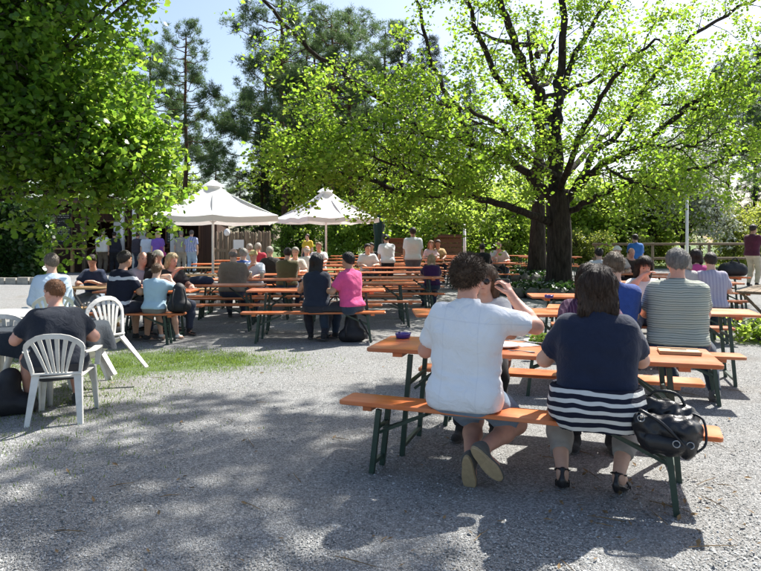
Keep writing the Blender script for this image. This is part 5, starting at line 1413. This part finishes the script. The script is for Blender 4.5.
def shirt_white():
    m, nt, b = new_mat('white_cotton_shirt'); t = N(nt,'ShaderNodeTexCoord'); sp = N(nt,'ShaderNodeSeparateXYZ'); nt.links.new(t.outputs['Object'], sp.inputs[0])
    ab = N(nt,'ShaderNodeMath',operation='ABSOLUTE'); nt.links.new(sp.outputs['X'], ab.inputs[0])
    def line(src, at, w):
        c = N(nt,'ShaderNodeMath',operation='COMPARE'); c.inputs[1].default_value = at; c.inputs[2].default_value = w; nt.links.new(src, c.inputs[0]); return c.outputs[0]
    yz = N(nt,'ShaderNodeMath',operation='MULTIPLY_ADD'); nt.links.new(sp.outputs['X'], yz.inputs[0]); yz.inputs[1].default_value = .06; nt.links.new(sp.outputs['Z'], yz.inputs[2])
    a = N(nt,'ShaderNodeMath',operation='MAXIMUM'); nt.links.new(line(ab.outputs[0], .115, .0022), a.inputs[0]); nt.links.new(line(yz.outputs[0], 1.03, .0025), a.inputs[1])
    nt.links.new(mixc(nt, a.outputs[0], (.80,.82,.84), (.74,.765,.80)), b.inputs['Base Color']); b.inputs['Roughness'].default_value = .85; b.inputs['Specular IOR Level'].default_value = .2
    h = N(nt,'ShaderNodeMath',operation='MULTIPLY_ADD'); nt.links.new(a.outputs[0], h.inputs[0]); h.inputs[1].default_value = -.35; nt.links.new(noise(nt, 10, 5, .5, t.outputs['Object'], 1.6), h.inputs[2])
    bump(nt, b, h.outputs[0], .7, .022); return m
# man in the white shirt, back to us, camera held to his face
x, y, d = seat_pos('A', -1, 465)
d0 = d
man_white, jw = person('man in a white shirt on the bench holding a camera to his face', x, y, d-2, H=1.82, fat=1.10, lean=.10, res=.0155, detail=True, shirt=shirt_white(), collar=True,
    hair=('curly', (.075,.045,.026)), tone='pink', lower=('shorts', (.20,.28,.38)), hands=((-.20,.36,.83), (.235,.27,1.165)), hand_dir=[None, ((-.42,.12,.85), (-.75,.25,-.2))], curl=.7,
    feet=((.05,-.06,.17), (.13,-.09,.245)), shoe_dir=[(.0,.35,-1), (.55,.2,-.65)], extra={'shoe':'sneaker', 'shoe_up':[(0,1,.3),(0,1,.25)]}, shoes=(.11,.10,.085), head=(-12,-2), shift_hem=-.085, twist=-6)
def at_person(root, v):
    M = Matrix.Translation(root.location) @ Euler(root.rotation_euler).to_matrix().to_4x4(); return M @ Vector(v)
cw = at_person(man_white, jw['wri'][1]+jw['hd'][1][0]*.10+Vector((-.03,.03,.0)))
cmr = thing('camera', 'small dark compact camera in the hand of the man in white', 'camera', cw, man_white.rotation_euler.z)
MB().slab(rrect(.098,.058,.01), -.014, .014, .003).build('camera_body', simple('camera_black', (.02,.02,.022), .35), cmr, False, (0,0,0), (R(90),0,0))
MB().lathe([(.001,.03),(.018,.03),(.021,.02),(.022,0)], 14).build('lens', simple('camera_grey', (.12,.12,.125), .3, .1, 8, .6), cmr, True, (0,.012,0), (R(-90),0,0))
MB().box((.03,-.015,0), (.02,.002,.014)).build('button', METAL, cmr)

# woman in navy with striped tunic
x, y, d = seat_pos('A', -1, 597)
stripe = striped('navy_white_stripes', [(0,(.012,.014,.028)), (.55,(.62,.61,.57))], 1/.05, 'Z', .05)
woman_navy, jn = person('woman in a navy top over a striped tunic sitting beside the black handbag', x, y, d+3, H=1.72, fat=1.2, female=True, lean=.07, res=.0155, detail=True, shirt=cloth((.012,.019,.045)),
    hair=('bob', (.045,.026,.017)), tone='fair', lower=('capri', (.33,.315,.29)), hands=((-.24,.34,.83), (.17,.42,.82)), feet=((-.20,.03,.13), (.12,.06,.13)),
    shoe_dir=[(-.05,1,-.55), (.25,1,-.45)], extra={'shoe':'sandal'}, head=(8,-4), shift_hem=.055)
def tunic():
    """striped tunic under the cropped top: the hips wrapped a little looser, seen below the navy hem"""
    k = 1.72/1.74; f = math.sqrt(1.2); pz = .47+.105*k; G = Grid((-.45,-.42,.44), (.45,.42,.85), .012); T = G.new(); hw = .088*f*k
    cap(G,T, (-hw*1.15,-.05,pz-.03), (hw*1.15,-.05,pz-.03), .135*f*k, .135*f*k, .07); cap(G,T, (-hw,.02,pz), (hw,.02,pz), .12*f*k, .12*f*k, .07)
    cap(G,T, (-.085,.02,pz+.17), (.085,.02,pz+.17), .126*1.2*k, .126*1.2*k, .07)
    for s_ in (-1,1): cap(G,T, (s_*hw,.03,pz-.01), (s_*(hw+.03),.2,pz+.0), .115*f, .10*f, .04)
    T = T-.026+folds(G,.009,77); X, Y, Z = G.full(); T = np.maximum(T, np.minimum(.478-Z+0*X+0*Y, np.maximum(.425-Z, Y+.145)+0*X).astype(np.float32)); T = np.maximum(T, half(G,(0,0,.68),(0,0,1))); T = np.maximum(T, half(G,(0,.20,0),(0,1,0)))
    V, Fc = surface_net(T, G.org, G.h); link('striped_tunic', np_mesh('striped_tunic', V, Fc, stripe, True), woman_navy)
tunic()

# the two opposite them
x, y, d = seat_pos('A', 1, 588)
person('woman in a purple patterned top across the table from the woman in navy', x, y, d+4, H=1.66, fat=1.2, female=True, res=.019, detail=True, shirt=striped('plum_pattern', [(0,(.07,.025,.06)), (.4,(.14,.08,.12)), (.7,(.05,.02,.05))], 1/.03, 'X', .09),
       sleeve='long', hair=('bob', (.05,.03,.02)), lower=('long', BLACK), tone='fair', head=(-10,-8), hands=((-.2,.42,.86), (.12,.44,.88)))
x, y, d = seat_pos('A', 1, 485)
woman_shades, js = person('brown haired woman in a pale blouse and sunglasses across from the man in white', x, y, d, H=1.64, fat=1.0, female=True, res=.019, detail=True, shirt=(.62,.60,.57), hair=('bob', (.14,.085,.05)),
       lower=('long', (.02,.02,.024)), head=(0,-6), hands=((-.14,.40,.84), (.17,.38,.86)))
def shades(root, j):
    sg = MB(); m = simple('sunglass_black', (.01,.01,.012), .15); lens = []
    g0 = thing('sunglasses', 'dark sunglasses on the brown haired woman in the pale blouse', 'glasses', root.location, root.rotation_euler.z)
    for s_ in (-1,1):
        c = j['hv']((s_*.033,.094,.004)); MB().lathe([(.001,.0),(.024,.0),(.026,.003),(.024,.006),(.001,.006)], 16).build('lens', m, g0, True, c, (R(-90),0,0))
        MB().tube([j['hv']((s_*.056,.092,.008)), j['hv']((s_*.078,.07,.008)), j['hv']((s_*.083,-.01,.004))], .003, 5).build('temple', m, g0)
    MB().tube([j['hv']((-.01,.099,.008)), j['hv']((.01,.099,.008))], .003, 5).build('bridge', m, g0)
shades(woman_shades, js)

# striped polo man and his neighbours
polo = striped('polo_stripes', [(0,(.40,.42,.36)), (.38,(.17,.20,.17)), (.58,(.50,.50,.42)), (.82,(.24,.27,.22))], 1/.042, 'Z', .03)
x, y, d = seat_pos('B', -1, 678)
person('grey haired heavy man in a striped polo shirt and jeans seen from behind', x, y, d-4, H=1.88, fat=1.36, lean=.10, res=.019, detail=True, shirt=polo, collar=True, hair=('short', (.25,.235,.215)), tone='pink',
       lower=('long', (.028,.045,.075)), feet=((.02,.42,.085), (.34,.14,.085)), shoes=(.16,.155,.15), hands=((-.15,.46,.84),(.14,.46,.84)), head=(10,-10))
x, y, d = seat_pos('B', -1, 614)
person('brown haired person in a blue shirt sitting beside the striped polo man', x, y, d, H=1.80, fat=1.05, lean=.1, res=.019, detail=True, shirt=(.03,.07,.26), hair=('short', (.17,.125,.08)), lower=('long', BLACK), head=(8,-8))
x, y, d = seat_pos('B', 1, 643)
person('dark haired woman in a white top eating opposite the striped polo man', x, y, d, H=1.66, fat=1.05, female=True, lean=.16, res=.019, detail=True, shirt=(.74,.72,.70), hair=('bob', (.03,.018,.013)), head=(6,-18),
       hands=((-.16,.36,.92), (.04,.24,1.12)), tone='pink')
P_ = dict(res=.0275)
sitter('grey haired woman in a pale top behind the striped polo man', 'D', -1, 684, H=1.72, shirt=(.45,.42,.40), hair=('bob', (.42,.38,.32)), female=True, **P_)
sitter('person in a lavender checked shirt with dark hair beside the beer mug', 'D', -1, 712, 6, H=1.72, shirt=striped('lavender_check', [(0,(.42,.40,.47)), (.5,(.34,.32,.41))], 1/.05, 'X', .01), hair=('short', (.03,.02,.016)), **P_)
sitter('person in a bright pink top with dark hair', 'C', -1, 697, H=1.78, shirt=(.55,.07,.24), hair=('bob', (.025,.016,.013)), female=True, **P_)
sitter('dark haired person in a grey white shirt near the oak', 'F', -1, 600, H=1.74, shirt=(.55,.55,.55), hair=('short', (.02,.015,.013)), **P_)
sitter('person in a pale top and white sun hat in front of the shrubs', 'F', 1, 616, H=1.78, shirt=(.62,.52,.45), hair=('cap', (.75,.73,.68)), **P_)
sitter('balding red faced man in a dark jacket near the railing', 'F', 1, 631, H=1.7, shirt=(.05,.035,.03), sleeve='long', hair=('bald', (.12,.08,.06)), tone='pink', **P_)
person('person in a bright blue t-shirt standing by the far shrubs', X_at(636,19), 19, 10, 'stand', H=1.62, shirt=(.03,.14,.45), hair=('short', (.03,.02,.015)), **P_)
person('standing man in a maroon polo and beige chinos by the railing', X_at(752,19), 19, -65, 'stand', H=1.78, res=.021, shirt=(.09,.018,.04), hair=('short', (.03,.02,.015)), lower=('long', (.50,.43,.32)), tone='tan', hands=((-.12,.24,1.42), (.12,.22,1.40)), fat=1.05)

# the couple on the middle bench
sitter('long haired woman in a navy sleeveless top with her back turned', 'M1', -1, 317, H=1.68, fat=1.0, female=True, res=.020, shirt=(.016,.022,.038), sleeve='none', hair=('long', (.012,.010,.010)), lower=('long', (.03,.03,.04)), tone='tan', feet=((-.10,.28,.085),(.1,.02,.1)))
sitter('dark haired man in a bright pink polo and jeans', 'M1', -1, 351, 52, H=1.72, fat=1.02, res=.020, shirt=(.66,.08,.24), collar=True, hair=('short', (.012,.010,.010)), lower=('long', (.03,.045,.075)), tone='tan', hands=((-.2,.36,.80),(.12,.40,.80)))
# guests at the tables behind
sitter('broad man in a taupe shirt with grey hair seen from behind', 'N2', -1, 233, H=1.8, fat=1.35, shirt=(.20,.155,.12), hair=('bald', (.25,.22,.2)), **P_)
sitter('person in a white shirt and straw coloured cap facing the taupe shirted man', 'N2', 1, 254, H=1.68, shirt=(.62,.68,.76), hair=('cap', (.5,.4,.18)), **P_)
sitter('person in a royal blue top with grey hair behind the taupe shirted man', 'N3', -1, 243, -10, H=1.74, shirt=(.06,.12,.34), hair=('short', (.3,.28,.25)), **P_)
sitter('grey haired person in pale blue at the table by the log fence', 'K4', -1, 249, H=1.74, shirt=(.4,.5,.62), hair=('short', (.35,.33,.3)), **P_)
sitter('grey haired person in a red top at the table by the log fence', 'K4', -1, 258, H=1.78, shirt=(.42,.03,.06), hair=('short', (.4,.38,.35)), **P_)
sitter('grey haired person in a black waistcoat and white sleeves', 'N4', -1, 271, 20, H=1.74, shirt=(.03,.028,.03), hair=('short', (.45,.42,.38)), **P_)
sitter('man in an olive shirt with dark hair seen from behind', 'N3', -1, 287, H=1.76, fat=1.15, shirt=(.12,.10,.045), hair=('short', (.03,.022,.017)), **P_)
sitter('grey haired person in a cream top facing the olive shirted man', 'N3', 1, 295, H=1.74, shirt=(.6,.55,.48), hair=('short', (.38,.35,.3)), **P_)
sitter('bald man in a white shirt beside the long haired woman', 'N4', -1, 307, H=1.78, shirt=(.68,.66,.64), hair=('bald', (.5,.47,.43)), tone='pink', **P_)
sitter('fair haired person in a white shirt in the far rows', 'N5', 1, 319, H=1.78, shirt=(.72,.72,.72), hair=('short', (.32,.22,.12)), tone='pink', **P_)
person('person in a yellow shirt standing beyond the far tables', X_at(308,26.5), 26.5, 150, 'stand', H=1.6, shirt=(.6,.42,.03), hair=('short', (.05,.03,.02)), res=.03)
sitter('person in a black top in the far rows below the parasol', 'M6', 1, 333, H=1.72, shirt=BLACK, hair=('short', (.03,.02,.016)), res=.03)
sitter('dark haired person in a white shirt behind the pink polo', 'M5', 1, 345, H=1.76, shirt=(.70,.71,.72), hair=('short', (.025,.018,.014)), **P_)
person('standing man in a white shirt and dark trousers bending over a table', X_at(388,18.9), 18.9+.0, 12, 'stand', H=1.70, lean=.42, res=.025, shirt=(.72,.74,.76), lower=('long', (.02,.022,.03)), hair=('short', (.02,.015,.012)), hands=((-.18,.45,.85),(.18,.46,.85)))
person('tall man in a white t-shirt and grey shorts standing among the tables', X_at(413,19.0), 19.0, 0, 'stand', H=1.86, fat=1.1, res=.025, shirt=(.66,.70,.73), lower=('shorts', (.12,.13,.15)), hair=('short', (.03,.02,.015)), tone='tan')
sitter('person in a pale pink top in the far rows', 'M7', 1, 431, H=1.76, shirt=(.66,.5,.48), hair=('bob', (.3,.17,.08)), female=True, **P_)
sitter('person in a tan top in the far rows', 'M7', 1, 441, H=1.8, shirt=(.5,.33,.15), hair=('short', (.07,.04,.02)), tone='tan', **P_)
sitter('fair haired girl in a dark purple top', 'M3', 1, 438, 180, H=1.45, shirt=(.045,.012,.06), hair=('long', (.45,.33,.18)), female=True, **P_)
sitter('person in a black jacket at the far table by the rear oak', 'O1', -1, 483, H=1.74, shirt=BLACK, sleeve='long', hair=('short', (.02,.015,.012)), **P_)
sitter('bald man in an off white shirt at the far table by the rear oak', 'O1', 1, 498, H=1.8, shirt=(.6,.54,.5), hair=('bald', (.3,.27,.25)), tone='pink', fat=1.15, **P_)

# man on the plastic chair
person('man in a navy t-shirt with cropped reddish hair on a plastic chair', CHAIR1[0]-.05, CHAIR1[1]+.03, 38, seat=.385, H=1.57, fat=1.42, lean=.32, res=.021, detail=True, shirt=(.009,.014,.026), hair=('crop', (.22,.10,.045)), tone='pink',
       lower=('shorts', (.03,.032,.04)), hands=((-.2,.38,.77),(.26,.30,.66)), feet=((-.16,.42,.085),(.24,.36,.085)), head=(34,-6), shoes=(.05,.05,.05))
person('man in a pale blue shirt sitting beyond the dark clothed table', X_at(61,9.25), 9.0, 35, seat=.45, H=1.76, fat=1.0, lean=.10, res=.020, shirt=(.50,.62,.74), sleeve='long', hair=('short', (.16,.13,.10)), lower=('long', (.02,.025,.045)), head=(12,-5), hands=((-.10,.26,.62),(.10,.28,.62)))
person('person in dark blue bent over the small garden table', X_at(98,12.45), 12.4, 180, seat=.45, H=1.66, lean=.25, shirt=(.03,.045,.10), hair=('short', (.05,.032,.022)), lower=('long', (.2,.25,.32)), head=(0,-25), tone='pink', **P_)
# family at the short table
jersey = striped('jersey_panels', [(0,(.014,.016,.03)), (.86,(.55,.56,.6))], 1/.36, 'Z', .12)
sitter('man in a dark sports jersey turned sideways on the short bench', 'L1', -1, 117, -38, H=1.78, fat=1.12, res=.021, shirt=jersey, hair=('short', (.035,.024,.018)), lower=('shorts', (.03,.03,.045)), tone='tan', hands=((-.06,.46,.80),(.16,.44,.79)), lean=.2)
sitter('boy in a light blue t-shirt with his hands at his face', 'L1', -1, 155, -14, H=1.40, res=.021, shirt=(.42,.58,.68), hair=('short', (.13,.07,.035)), lower=('shorts', (.2,.19,.17)), hands=((-.05,.26,.98),(.08,.28,.98)), tone='fair', shoes=(.6,.6,.58))
sitter('bald man in a pale lilac shirt at the family table', 'L1', 1, 138, 60, H=1.74, shirt=(.42,.36,.42), hair=('bald', (.3,.26,.24)), tone='pink', **P_)
sitter('dark haired person in black at the family table', 'L1', 1, 150, 150, H=1.68, shirt=BLACK, hair=('bob', (.03,.018,.013)), **P_)
person('bare shouldered man in a pale cap behind the family table', X_at(160,12.1), 12.0, 160, H=1.74, shirt=(.5,.28,.2), sleeve='none', hair=('cap', (.55,.5,.42)), tone='pink', **P_)
sitter('blonde woman in a black top at the family table', 'L1', 1, 171, 40, H=1.66, shirt=(.02,.016,.02), female=True, hair=('bob', (.55,.42,.24)), tone='pink', **P_)
# people queueing at the kiosk
Q = [(102,27.0,0,1.76,(.70,.70,.66),(.15,.12,.09),('short',(.3,.28,.25)),'man in a white shirt and taupe trousers at the kiosk counter',1.1),
     (114,27.2,10,1.7,(.02,.022,.035),(.02,.022,.03),('short',(.03,.02,.015)),'person all in dark clothes beside the white shirted man at the counter',1.05),
     (137,27.2,-20,1.68,(.05,.045,.06),(.04,.05,.08),('short',(.06,.04,.03)),'person in a dark top before the middle kiosk opening',1.0),
     (147,27.0,10,1.66,(.58,.64,.72),(.03,.03,.04),('short',(.10,.06,.04)),'person in a pale blue shirt before the middle kiosk opening',1.0),
     (158,26.6,25,1.70,(.17,.09,.40),(.12,.18,.28),('bob',(.55,.42,.25)),'blonde woman in a purple top carrying a pink bag',1.05),
     (181,27.0,8,1.74,(.33,.31,.28),(.36,.32,.26),('short',(.3,.28,.26)),'man in a grey shirt and beige trousers at the kiosk',1.05),
     (191,26.8,-8,1.76,striped('blue_print', [(0,(.22,.27,.47)), (.5,(.42,.44,.58))], 1/.09,'X',.2),(.32,.43,.55),('short',(.12,.1,.09)),'man in a blue patterned shirt and light jeans at the kiosk',1.1)]
for px, yy, rz, H_, sh, lo_, ha, lab, ft in Q:
    person(lab, X_at(px,yy), yy, rz, 'stand', H=H_, shirt=sh, lower=('long', lo_), hair=ha, fat=ft, res=.031, female='woman' in lab, sleeve='long' if 'dark' in lab else 'short')

# ------------------------------------------------------------------ bags and things on the tables
def soft_bag(name, label, cat, loc, rz, prims, mat, res=.020, straps=(), seed=3, fold=.006):
    root = thing(name, label, cat, loc, rz); P = np.array([p[:2] for p in prims]).reshape(-1,3); G = Grid(P.min(0)-.25, P.max(0)+.25, res); F_ = G.new()
    for a, b_, ra, rb in prims: cap(G, F_, a, b_, ra, rb, .06)
    F_ = F_+folds(G, fold, seed); F_ = np.maximum(F_, -half(G,(0,0,.0),(0,0,1)))
    V, Fc = surface_net(F_, G.org, G.h); link('body', np_mesh('body', V, Fc, mat, True), root)
    for pts, r in straps: MB().tube(Plant(1).smooth(pts, 5), r, 6).build('strap', mat, root, True)
    return root
x, y, d = seat_pos('A', -1, 664)
def handbag(x, y, deg):
    root = thing('handbag', 'large black leather handbag slumped over the end of the near bench', 'bag', (x,y,.472), R(deg)); G = Grid((-.34,-.42,-.26), (.40,.26,.38), .0095); F_ = G.new()
    for a, b_, ra, rb in [((-.13,-.02,.08),(.10,-.01,.06),.075,.075), ((-.12,-.17,.05),(.10,-.18,.03),.062,.066), ((-.09,-.18,-.05),(.11,-.185,-.06),.048,.06), ((-.06,-.05,.13),(.02,-.06,.12),.04,.045), ((.08,-.10,.02),(.15,-.12,.0),.06,.05)]: cap(G, F_, a, b_, ra, rb, .05)
    X, Y, Z = G.full()
    F_ = F_+folds(G,.012,5)+(.006*np.sin(X*70+2*np.sin(Z*30))*np.sin(Y*40+Z*55)).astype(np.float32)
    F_ = np.maximum(F_, -np.maximum(np.maximum(-.128-Y+0*X+0*Z, Y-.3), Z-.002+0*X+0*Y).astype(np.float32))      # the bench plank
    V, Fc = surface_net(F_, G.org, G.h); link('body', np_mesh('body', V, Fc, BLACKLEA, True), root)
    fl = G.new()
    cap(G, fl, (-.07,-.205,-.03), (.06,-.21,-.04), .05,.05,.02); V, Fc = surface_net(fl+folds(G,.006,9), G.org, G.h); link('front_pocket', np_mesh('front_pocket', V, Fc, BLACKLEA, True), root)
    for pts, r in (([(-.13,-.12,.10),(-.12,-.23,.13),(-.02,-.26,.08),(.07,-.25,-.01),(.11,-.23,-.06)], .009), ([(-.10,.0,.13),(-.05,-.02,.20),(.07,-.03,.19),(.12,-.03,.08)], .009), ([(.12,-.05,.10),(.19,-.10,.08),(.20,-.16,-.03),(.15,-.19,-.08)], .007)):
        MB().tube(Plant(1).smooth(pts,5), r, 6).build('strap', BLACKLEA, root, True)
    for q in ((-.125,-.225,.09),(.05,-.265,-.02),(.12,-.23,-.03)): MB().tube([Vector(q)+Vector((.018*math.cos(a),-.01,.018*math.sin(a))) for a in [i*PI/5 for i in range(11)]], .0035, 5).build('buckle', METAL, root, True)
handbag(x, y, d)
# the bag overhangs the front edge: keep its lower lobe in front of the plank
x, y, d = seat_pos('M1', -1, 336)
soft_bag('shoulder_bag', 'black shoulder bag on the bench between the navy and pink guests', 'bag', (x, y-.04, .472), R(d), [((-.14,0,.07),(.14,0,.08),.08,.09), ((-.2,-.05,.03),(.1,-.06,.03),.06,.06)], BLACKCLOTH, .02, [([(-.12,0,.13),(0,-.05,.24),(.13,0,.14)], .012)])
soft_bag('backpack', 'black backpack on the gravel under the middle bench', 'bag', (X_at(352,10.2), 10.2, 0), R(10), [((0,0,.12),(0,.03,.34),.14,.10), ((-.12,-.04,.1),(.12,-.04,.1),.10,.10)], BLACKCLOTH, .02, [([(-.08,-.1,.35),(-.12,-.2,.2),(-.1,-.12,.03)], .015), ([(.1,-.1,.35),(.24,-.14,.12),(.28,-.2,.02)], .015)])
x, y, d = seat_pos('L1', -1, 179)
soft_bag('backpack', 'black backpack standing on the short bench beside the boy', 'bag', (x, y, .472), R(d+15), [((0,0,.12),(0,.02,.36),.13,.09), ((-.1,-.05,.1),(.1,-.05,.1),.08,.08)], BLACKCLOTH, .02, [([(-.07,-.1,.36),(-.1,-.18,.2),(-.08,-.13,.05)], .014), ([(.07,-.1,.36),(.1,-.18,.2),(.08,-.13,.05)], .014)], 8)
soft_bag('backpack', 'black bag slumped on the ground beside the occupied plastic chair', 'bag', (X_at(12,5.95), 5.9, 0), R(20), [((-.05,0,.12),(0,.03,.30),.15,.10), ((-.15,-.04,.08),(.14,-.04,.08),.10,.10)], BLACKCLOTH, .018, [([(-.08,-.1,.3),(-.12,-.2,.18),(-.1,-.14,.03)], .014)], 9)
soft_bag('dark_bag', 'rounded black bag lying on an orange table by the railing', 'bag', (X_at(733,14.5), 14.5, .775+gz(X_at(733,14.5),14.5)), R(5), [((-.16,0,.12),(.16,0,.12),.17,.16), ((0,0,.2),(.06,0,.2),.13,.1)], BLACKCLOTH, .025, [([(-.1,-.05,.28),(0,-.08,.4),(.12,-.05,.28)], .014)], 6)
soft_bag('pink_handbag', 'pink handbag on the arm of the blonde woman at the kiosk', 'bag', (X_at(162,26.5), 26.42, .95), 0, [((-.1,0,.12),(.1,0,.12),.1,.1)], cloth((.4,.05,.2)), .03, [([(-.1,0,.2),(0,0,.42),(.1,0,.2)], .015)])
x, y = X_at(198,11.95), 11.95
soft_bag('folded_jacket', 'dark jacket lying on the orange table behind the boy', 'jacket', (x, y, .772), R(10), [((-.2,0,.04),(.2,.05,.05),.07,.08), ((-.05,.05,.06),(.1,.05,.07),.08,.07)], cloth((.02,.03,.06)), .02, (), 12, .012)

def on_table(px, py, h=.77):
    y = FPX*(CAM_H-h)/(py-HORIZON); return Vector((X_at(px,y), y, h))
def ashtray(label, p, col):
    root = thing('ashtray', label, 'ashtray', p, 0, 'ashtrays')
    m = simple('ashtray_%d' % int(col[2]*100), col, .3, .1, 10)
    MB().lathe([(.001,.001),(.048,.001),(.055,.006),(.062,.036),(.060,.04),(.054,.038),(.046,.012),(.001,.010)], 20).build('bowl', m, root, True)
    for k in range(3):
        a = k*2*PI/3; MB().box((.057*math.cos(a),.057*math.sin(a),.040), (.016,.012,.008), Euler((0,0,a)).to_matrix()).build('rest', m, root)
ashtray('blue and red ashtray on the bare end of the near table', on_table(403,338), (.06,.04,.22))
ashtray('dark blue ashtray on the table by the oak planter', on_table(549,298), (.03,.05,.22))
ashtray('small dark ashtray on the table beyond the camera hand', on_table(511,309), (.04,.05,.16))
CER = simple('white_ceramic', (.78,.78,.76), .25, .04, 5)
def plate(label, p, r=.125):
    root = thing('plate', label, 'plate', p, 0)
    MB().lathe([(.001,.002),(r*.6,.002),(r*.66,.006),(r,.020),(r*.99,.024),(r*.64,.011),(r*.58,.008),(.001,.008)], 28).build('dish', CER, root, True)
    return root
plate('white plate at the elbow of the man in white', on_table(503,347))
sp_ = on_table(541,343)
salad_plate = plate('white plate carrying the green salad', sp_, .13)
def salad():
    root = thing('salad', 'green leafy salad heaped on the white plate', 'food', sp_+Vector((0,0,.0085))); r = np.random.RandomState(3)
    n = 130; P = r.normal(0,1,(n,3))*np.array([.040,.040,.016])+np.array([0,0,.028]); P[:,2] = np.clip(P[:,2],.004,.09)
    V, F_ = leaves(P, .045, r, 'round', .8); link('lettuce', np_mesh('lettuce', V, F_, leaf_mat('lettuce_leaf', [(.10,.22,.02),(.25,.38,.06),(.42,.5,.14)], [(.3,.5,.05),(.5,.6,.1)], .3)), root)
    for k in range(4):
        a = k*1.7; MB().lathe([(.001,-.016),(.012,-.011),(.016,0),(.012,.011),(.001,.016)], 10).build('tomato', simple('tomato_red', (.45,.03,.015), .25), root, True, (.05*math.cos(a),.05*math.sin(a),.03))
salad()
def cutlery(p, rz, label):
    root = thing('fork', label, 'cutlery', p, rz)
    MB().tube([(0,-.09,.004),(0,0,.008),(0,.05,.006)], [.006,.003,.004], 6).build('handle', METAL, root, True)
    for k in range(4): MB().tube([((k-1.5)*.006,.05,.006),((k-1.5)*.006,.075,.004),((k-1.5)*.006,.1,.009)], [.002,.002,.001], 4).build('prong', METAL, root)
cutlery(on_table(522,352), R(60), 'steel fork beside the salad plate')
def napkin():
    o = MB().add([(-.09,-.07,.003),(.08,-.075,.004),(.09,.06,.003),(-.08,.07,.012),(0,0,.018)], [(0,1,4),(1,2,4),(2,3,4),(3,0,4)]).build('napkin', CER, None, False, on_table(526,345), (0,0,.4))
    tag(o, 'crumpled white paper napkin near the salad plate', 'napkin')
napkin()
def tray():
    p = on_table(679,353); root = thing('menu_board', 'flat wooden menu board lying by the right hand of the woman in navy', 'board', p, R(-17))
    MB().slab(rrect(.26,.19,.012), .001, .018, .003).build('panel', PALEWOOD, root)
    f = MB(); 
    for s_ in (-1,1): f.box((0,s_*.085,.021),(.26,.014,.006)); 
    f.build('rim', PALEWOOD, root); MB().box((0,.03,.0195),(.1,.02,.002)).build('dark_mark', BLACKLEA, root)
tray()
BEER, nt, b = new_mat('beer'); b.inputs['Base Color'].default_value = (.62,.28,.03,1); b.inputs['Roughness'].default_value = .12
GLASS, nt, b = new_mat('clear_glass'); b.inputs['Base Color'].default_value = (.95,.97,.97,1); b.inputs['Roughness'].default_value = .03; b.inputs['Transmission Weight'].default_value = 1; b.inputs['IOR'].default_value = 1.45
tb_ = N(nt,'ShaderNodeBsdfTransparent'); mx_ = N(nt,'ShaderNodeMixShader'); mx_.inputs[0].default_value = .8; b.inputs['Transmission Weight'].default_value = 0; b.inputs['Base Color'].default_value = (.8,.85,.85,1)
nt.links.new(b.outputs[0], mx_.inputs[1]); nt.links.new(tb_.outputs[0], mx_.inputs[2]); nt.links.new(mx_.outputs[0], nt.nodes['Material Output'].inputs[0])
FOAM = simple('beer_foam', (.8,.77,.68), .9, .05, 30)
def beer(label, p, mug=False, group=None):
    root = thing('beer_glass', label, 'glass', p, 0, group)
    MB().lathe([(.001,.001),(.040,.001),(.042,.008),(.044,.16),(.042,.16),(.0395,.012),(.001,.012)], 18).build('glass', GLASS, root, True)
    MB().lathe([(.001,.013),(.038,.013),(.0405,.125),(.001,.125)], 18).build('beer', BEER, root, True)
    MB().lathe([(.001,.126),(.0405,.126),(.041,.15),(.03,.16),(.001,.163)], 18).build('foam', FOAM, root, True)
    if mug: MB().tube([(.042,0,.13),(.075,0,.12),(.08,0,.07),(.07,0,.04),(.042,0,.03)], .008, 6).build('handle', GLASS, root, True)
lx, ly = SETS[('L1',-1)][0].x, 10.45
beer('full beer glass on the family table next to the jersey man', Vector((X_at(138,ly), ly, .77)))
beer('full beer glass on the family table in front of the boy', Vector((X_at(145.5,ly+.05), ly+.05, .77)))
beer('beer mug with handle on the table beside the lavender checked shirt', Vector((X_at(716,10.45), 10.45, .77)), True)

def table_things():
    """more glasses and plates where people sit in the middle rows"""
    r = random.Random(12); yc = {'M1':10.72, 'N2':13.75, 'N3':15.5, 'N4':17.3, 'M5':18.1, 'M7':21.8, 'O1':20.3, 'D':10.75, 'C':12.75, 'F':15.7, 'K4':19.8}
    for k, px in (('M1',322),('M1',338),('N2',240),('N2',250),('N2',262),('N3',283),('N3',298),('N4',275),('N4',309),('M5',350),('M7',436),('O1',490),('O1',496),('D',688),('D',700),('C',690),('C',705),('F',608),('F',622),('K4',252)):
        a, b_ = SETS[(k,-1)][0], SETS[(k,1)][0]; c = (a+b_)/2; y = c.y+r.uniform(-.2,.2); x = X_at(px, y)
        beer('beer glass standing on a table among the middle rows', Vector((x, y, .772+gz(c.x,c.y))), False, 'beer glasses on the middle tables')
    for k, px in (('M1',330),('N2',245),('N3',290),('D',694),('F',615)):
        c = (SETS[(k,-1)][0]+SETS[(k,1)][0])/2; y = c.y-.08
        tag(plate('white plate lying on a table among the middle rows', Vector((X_at(px,y), y, .772+gz(c.x,c.y))), .12), group='plates on the middle tables')
table_things()
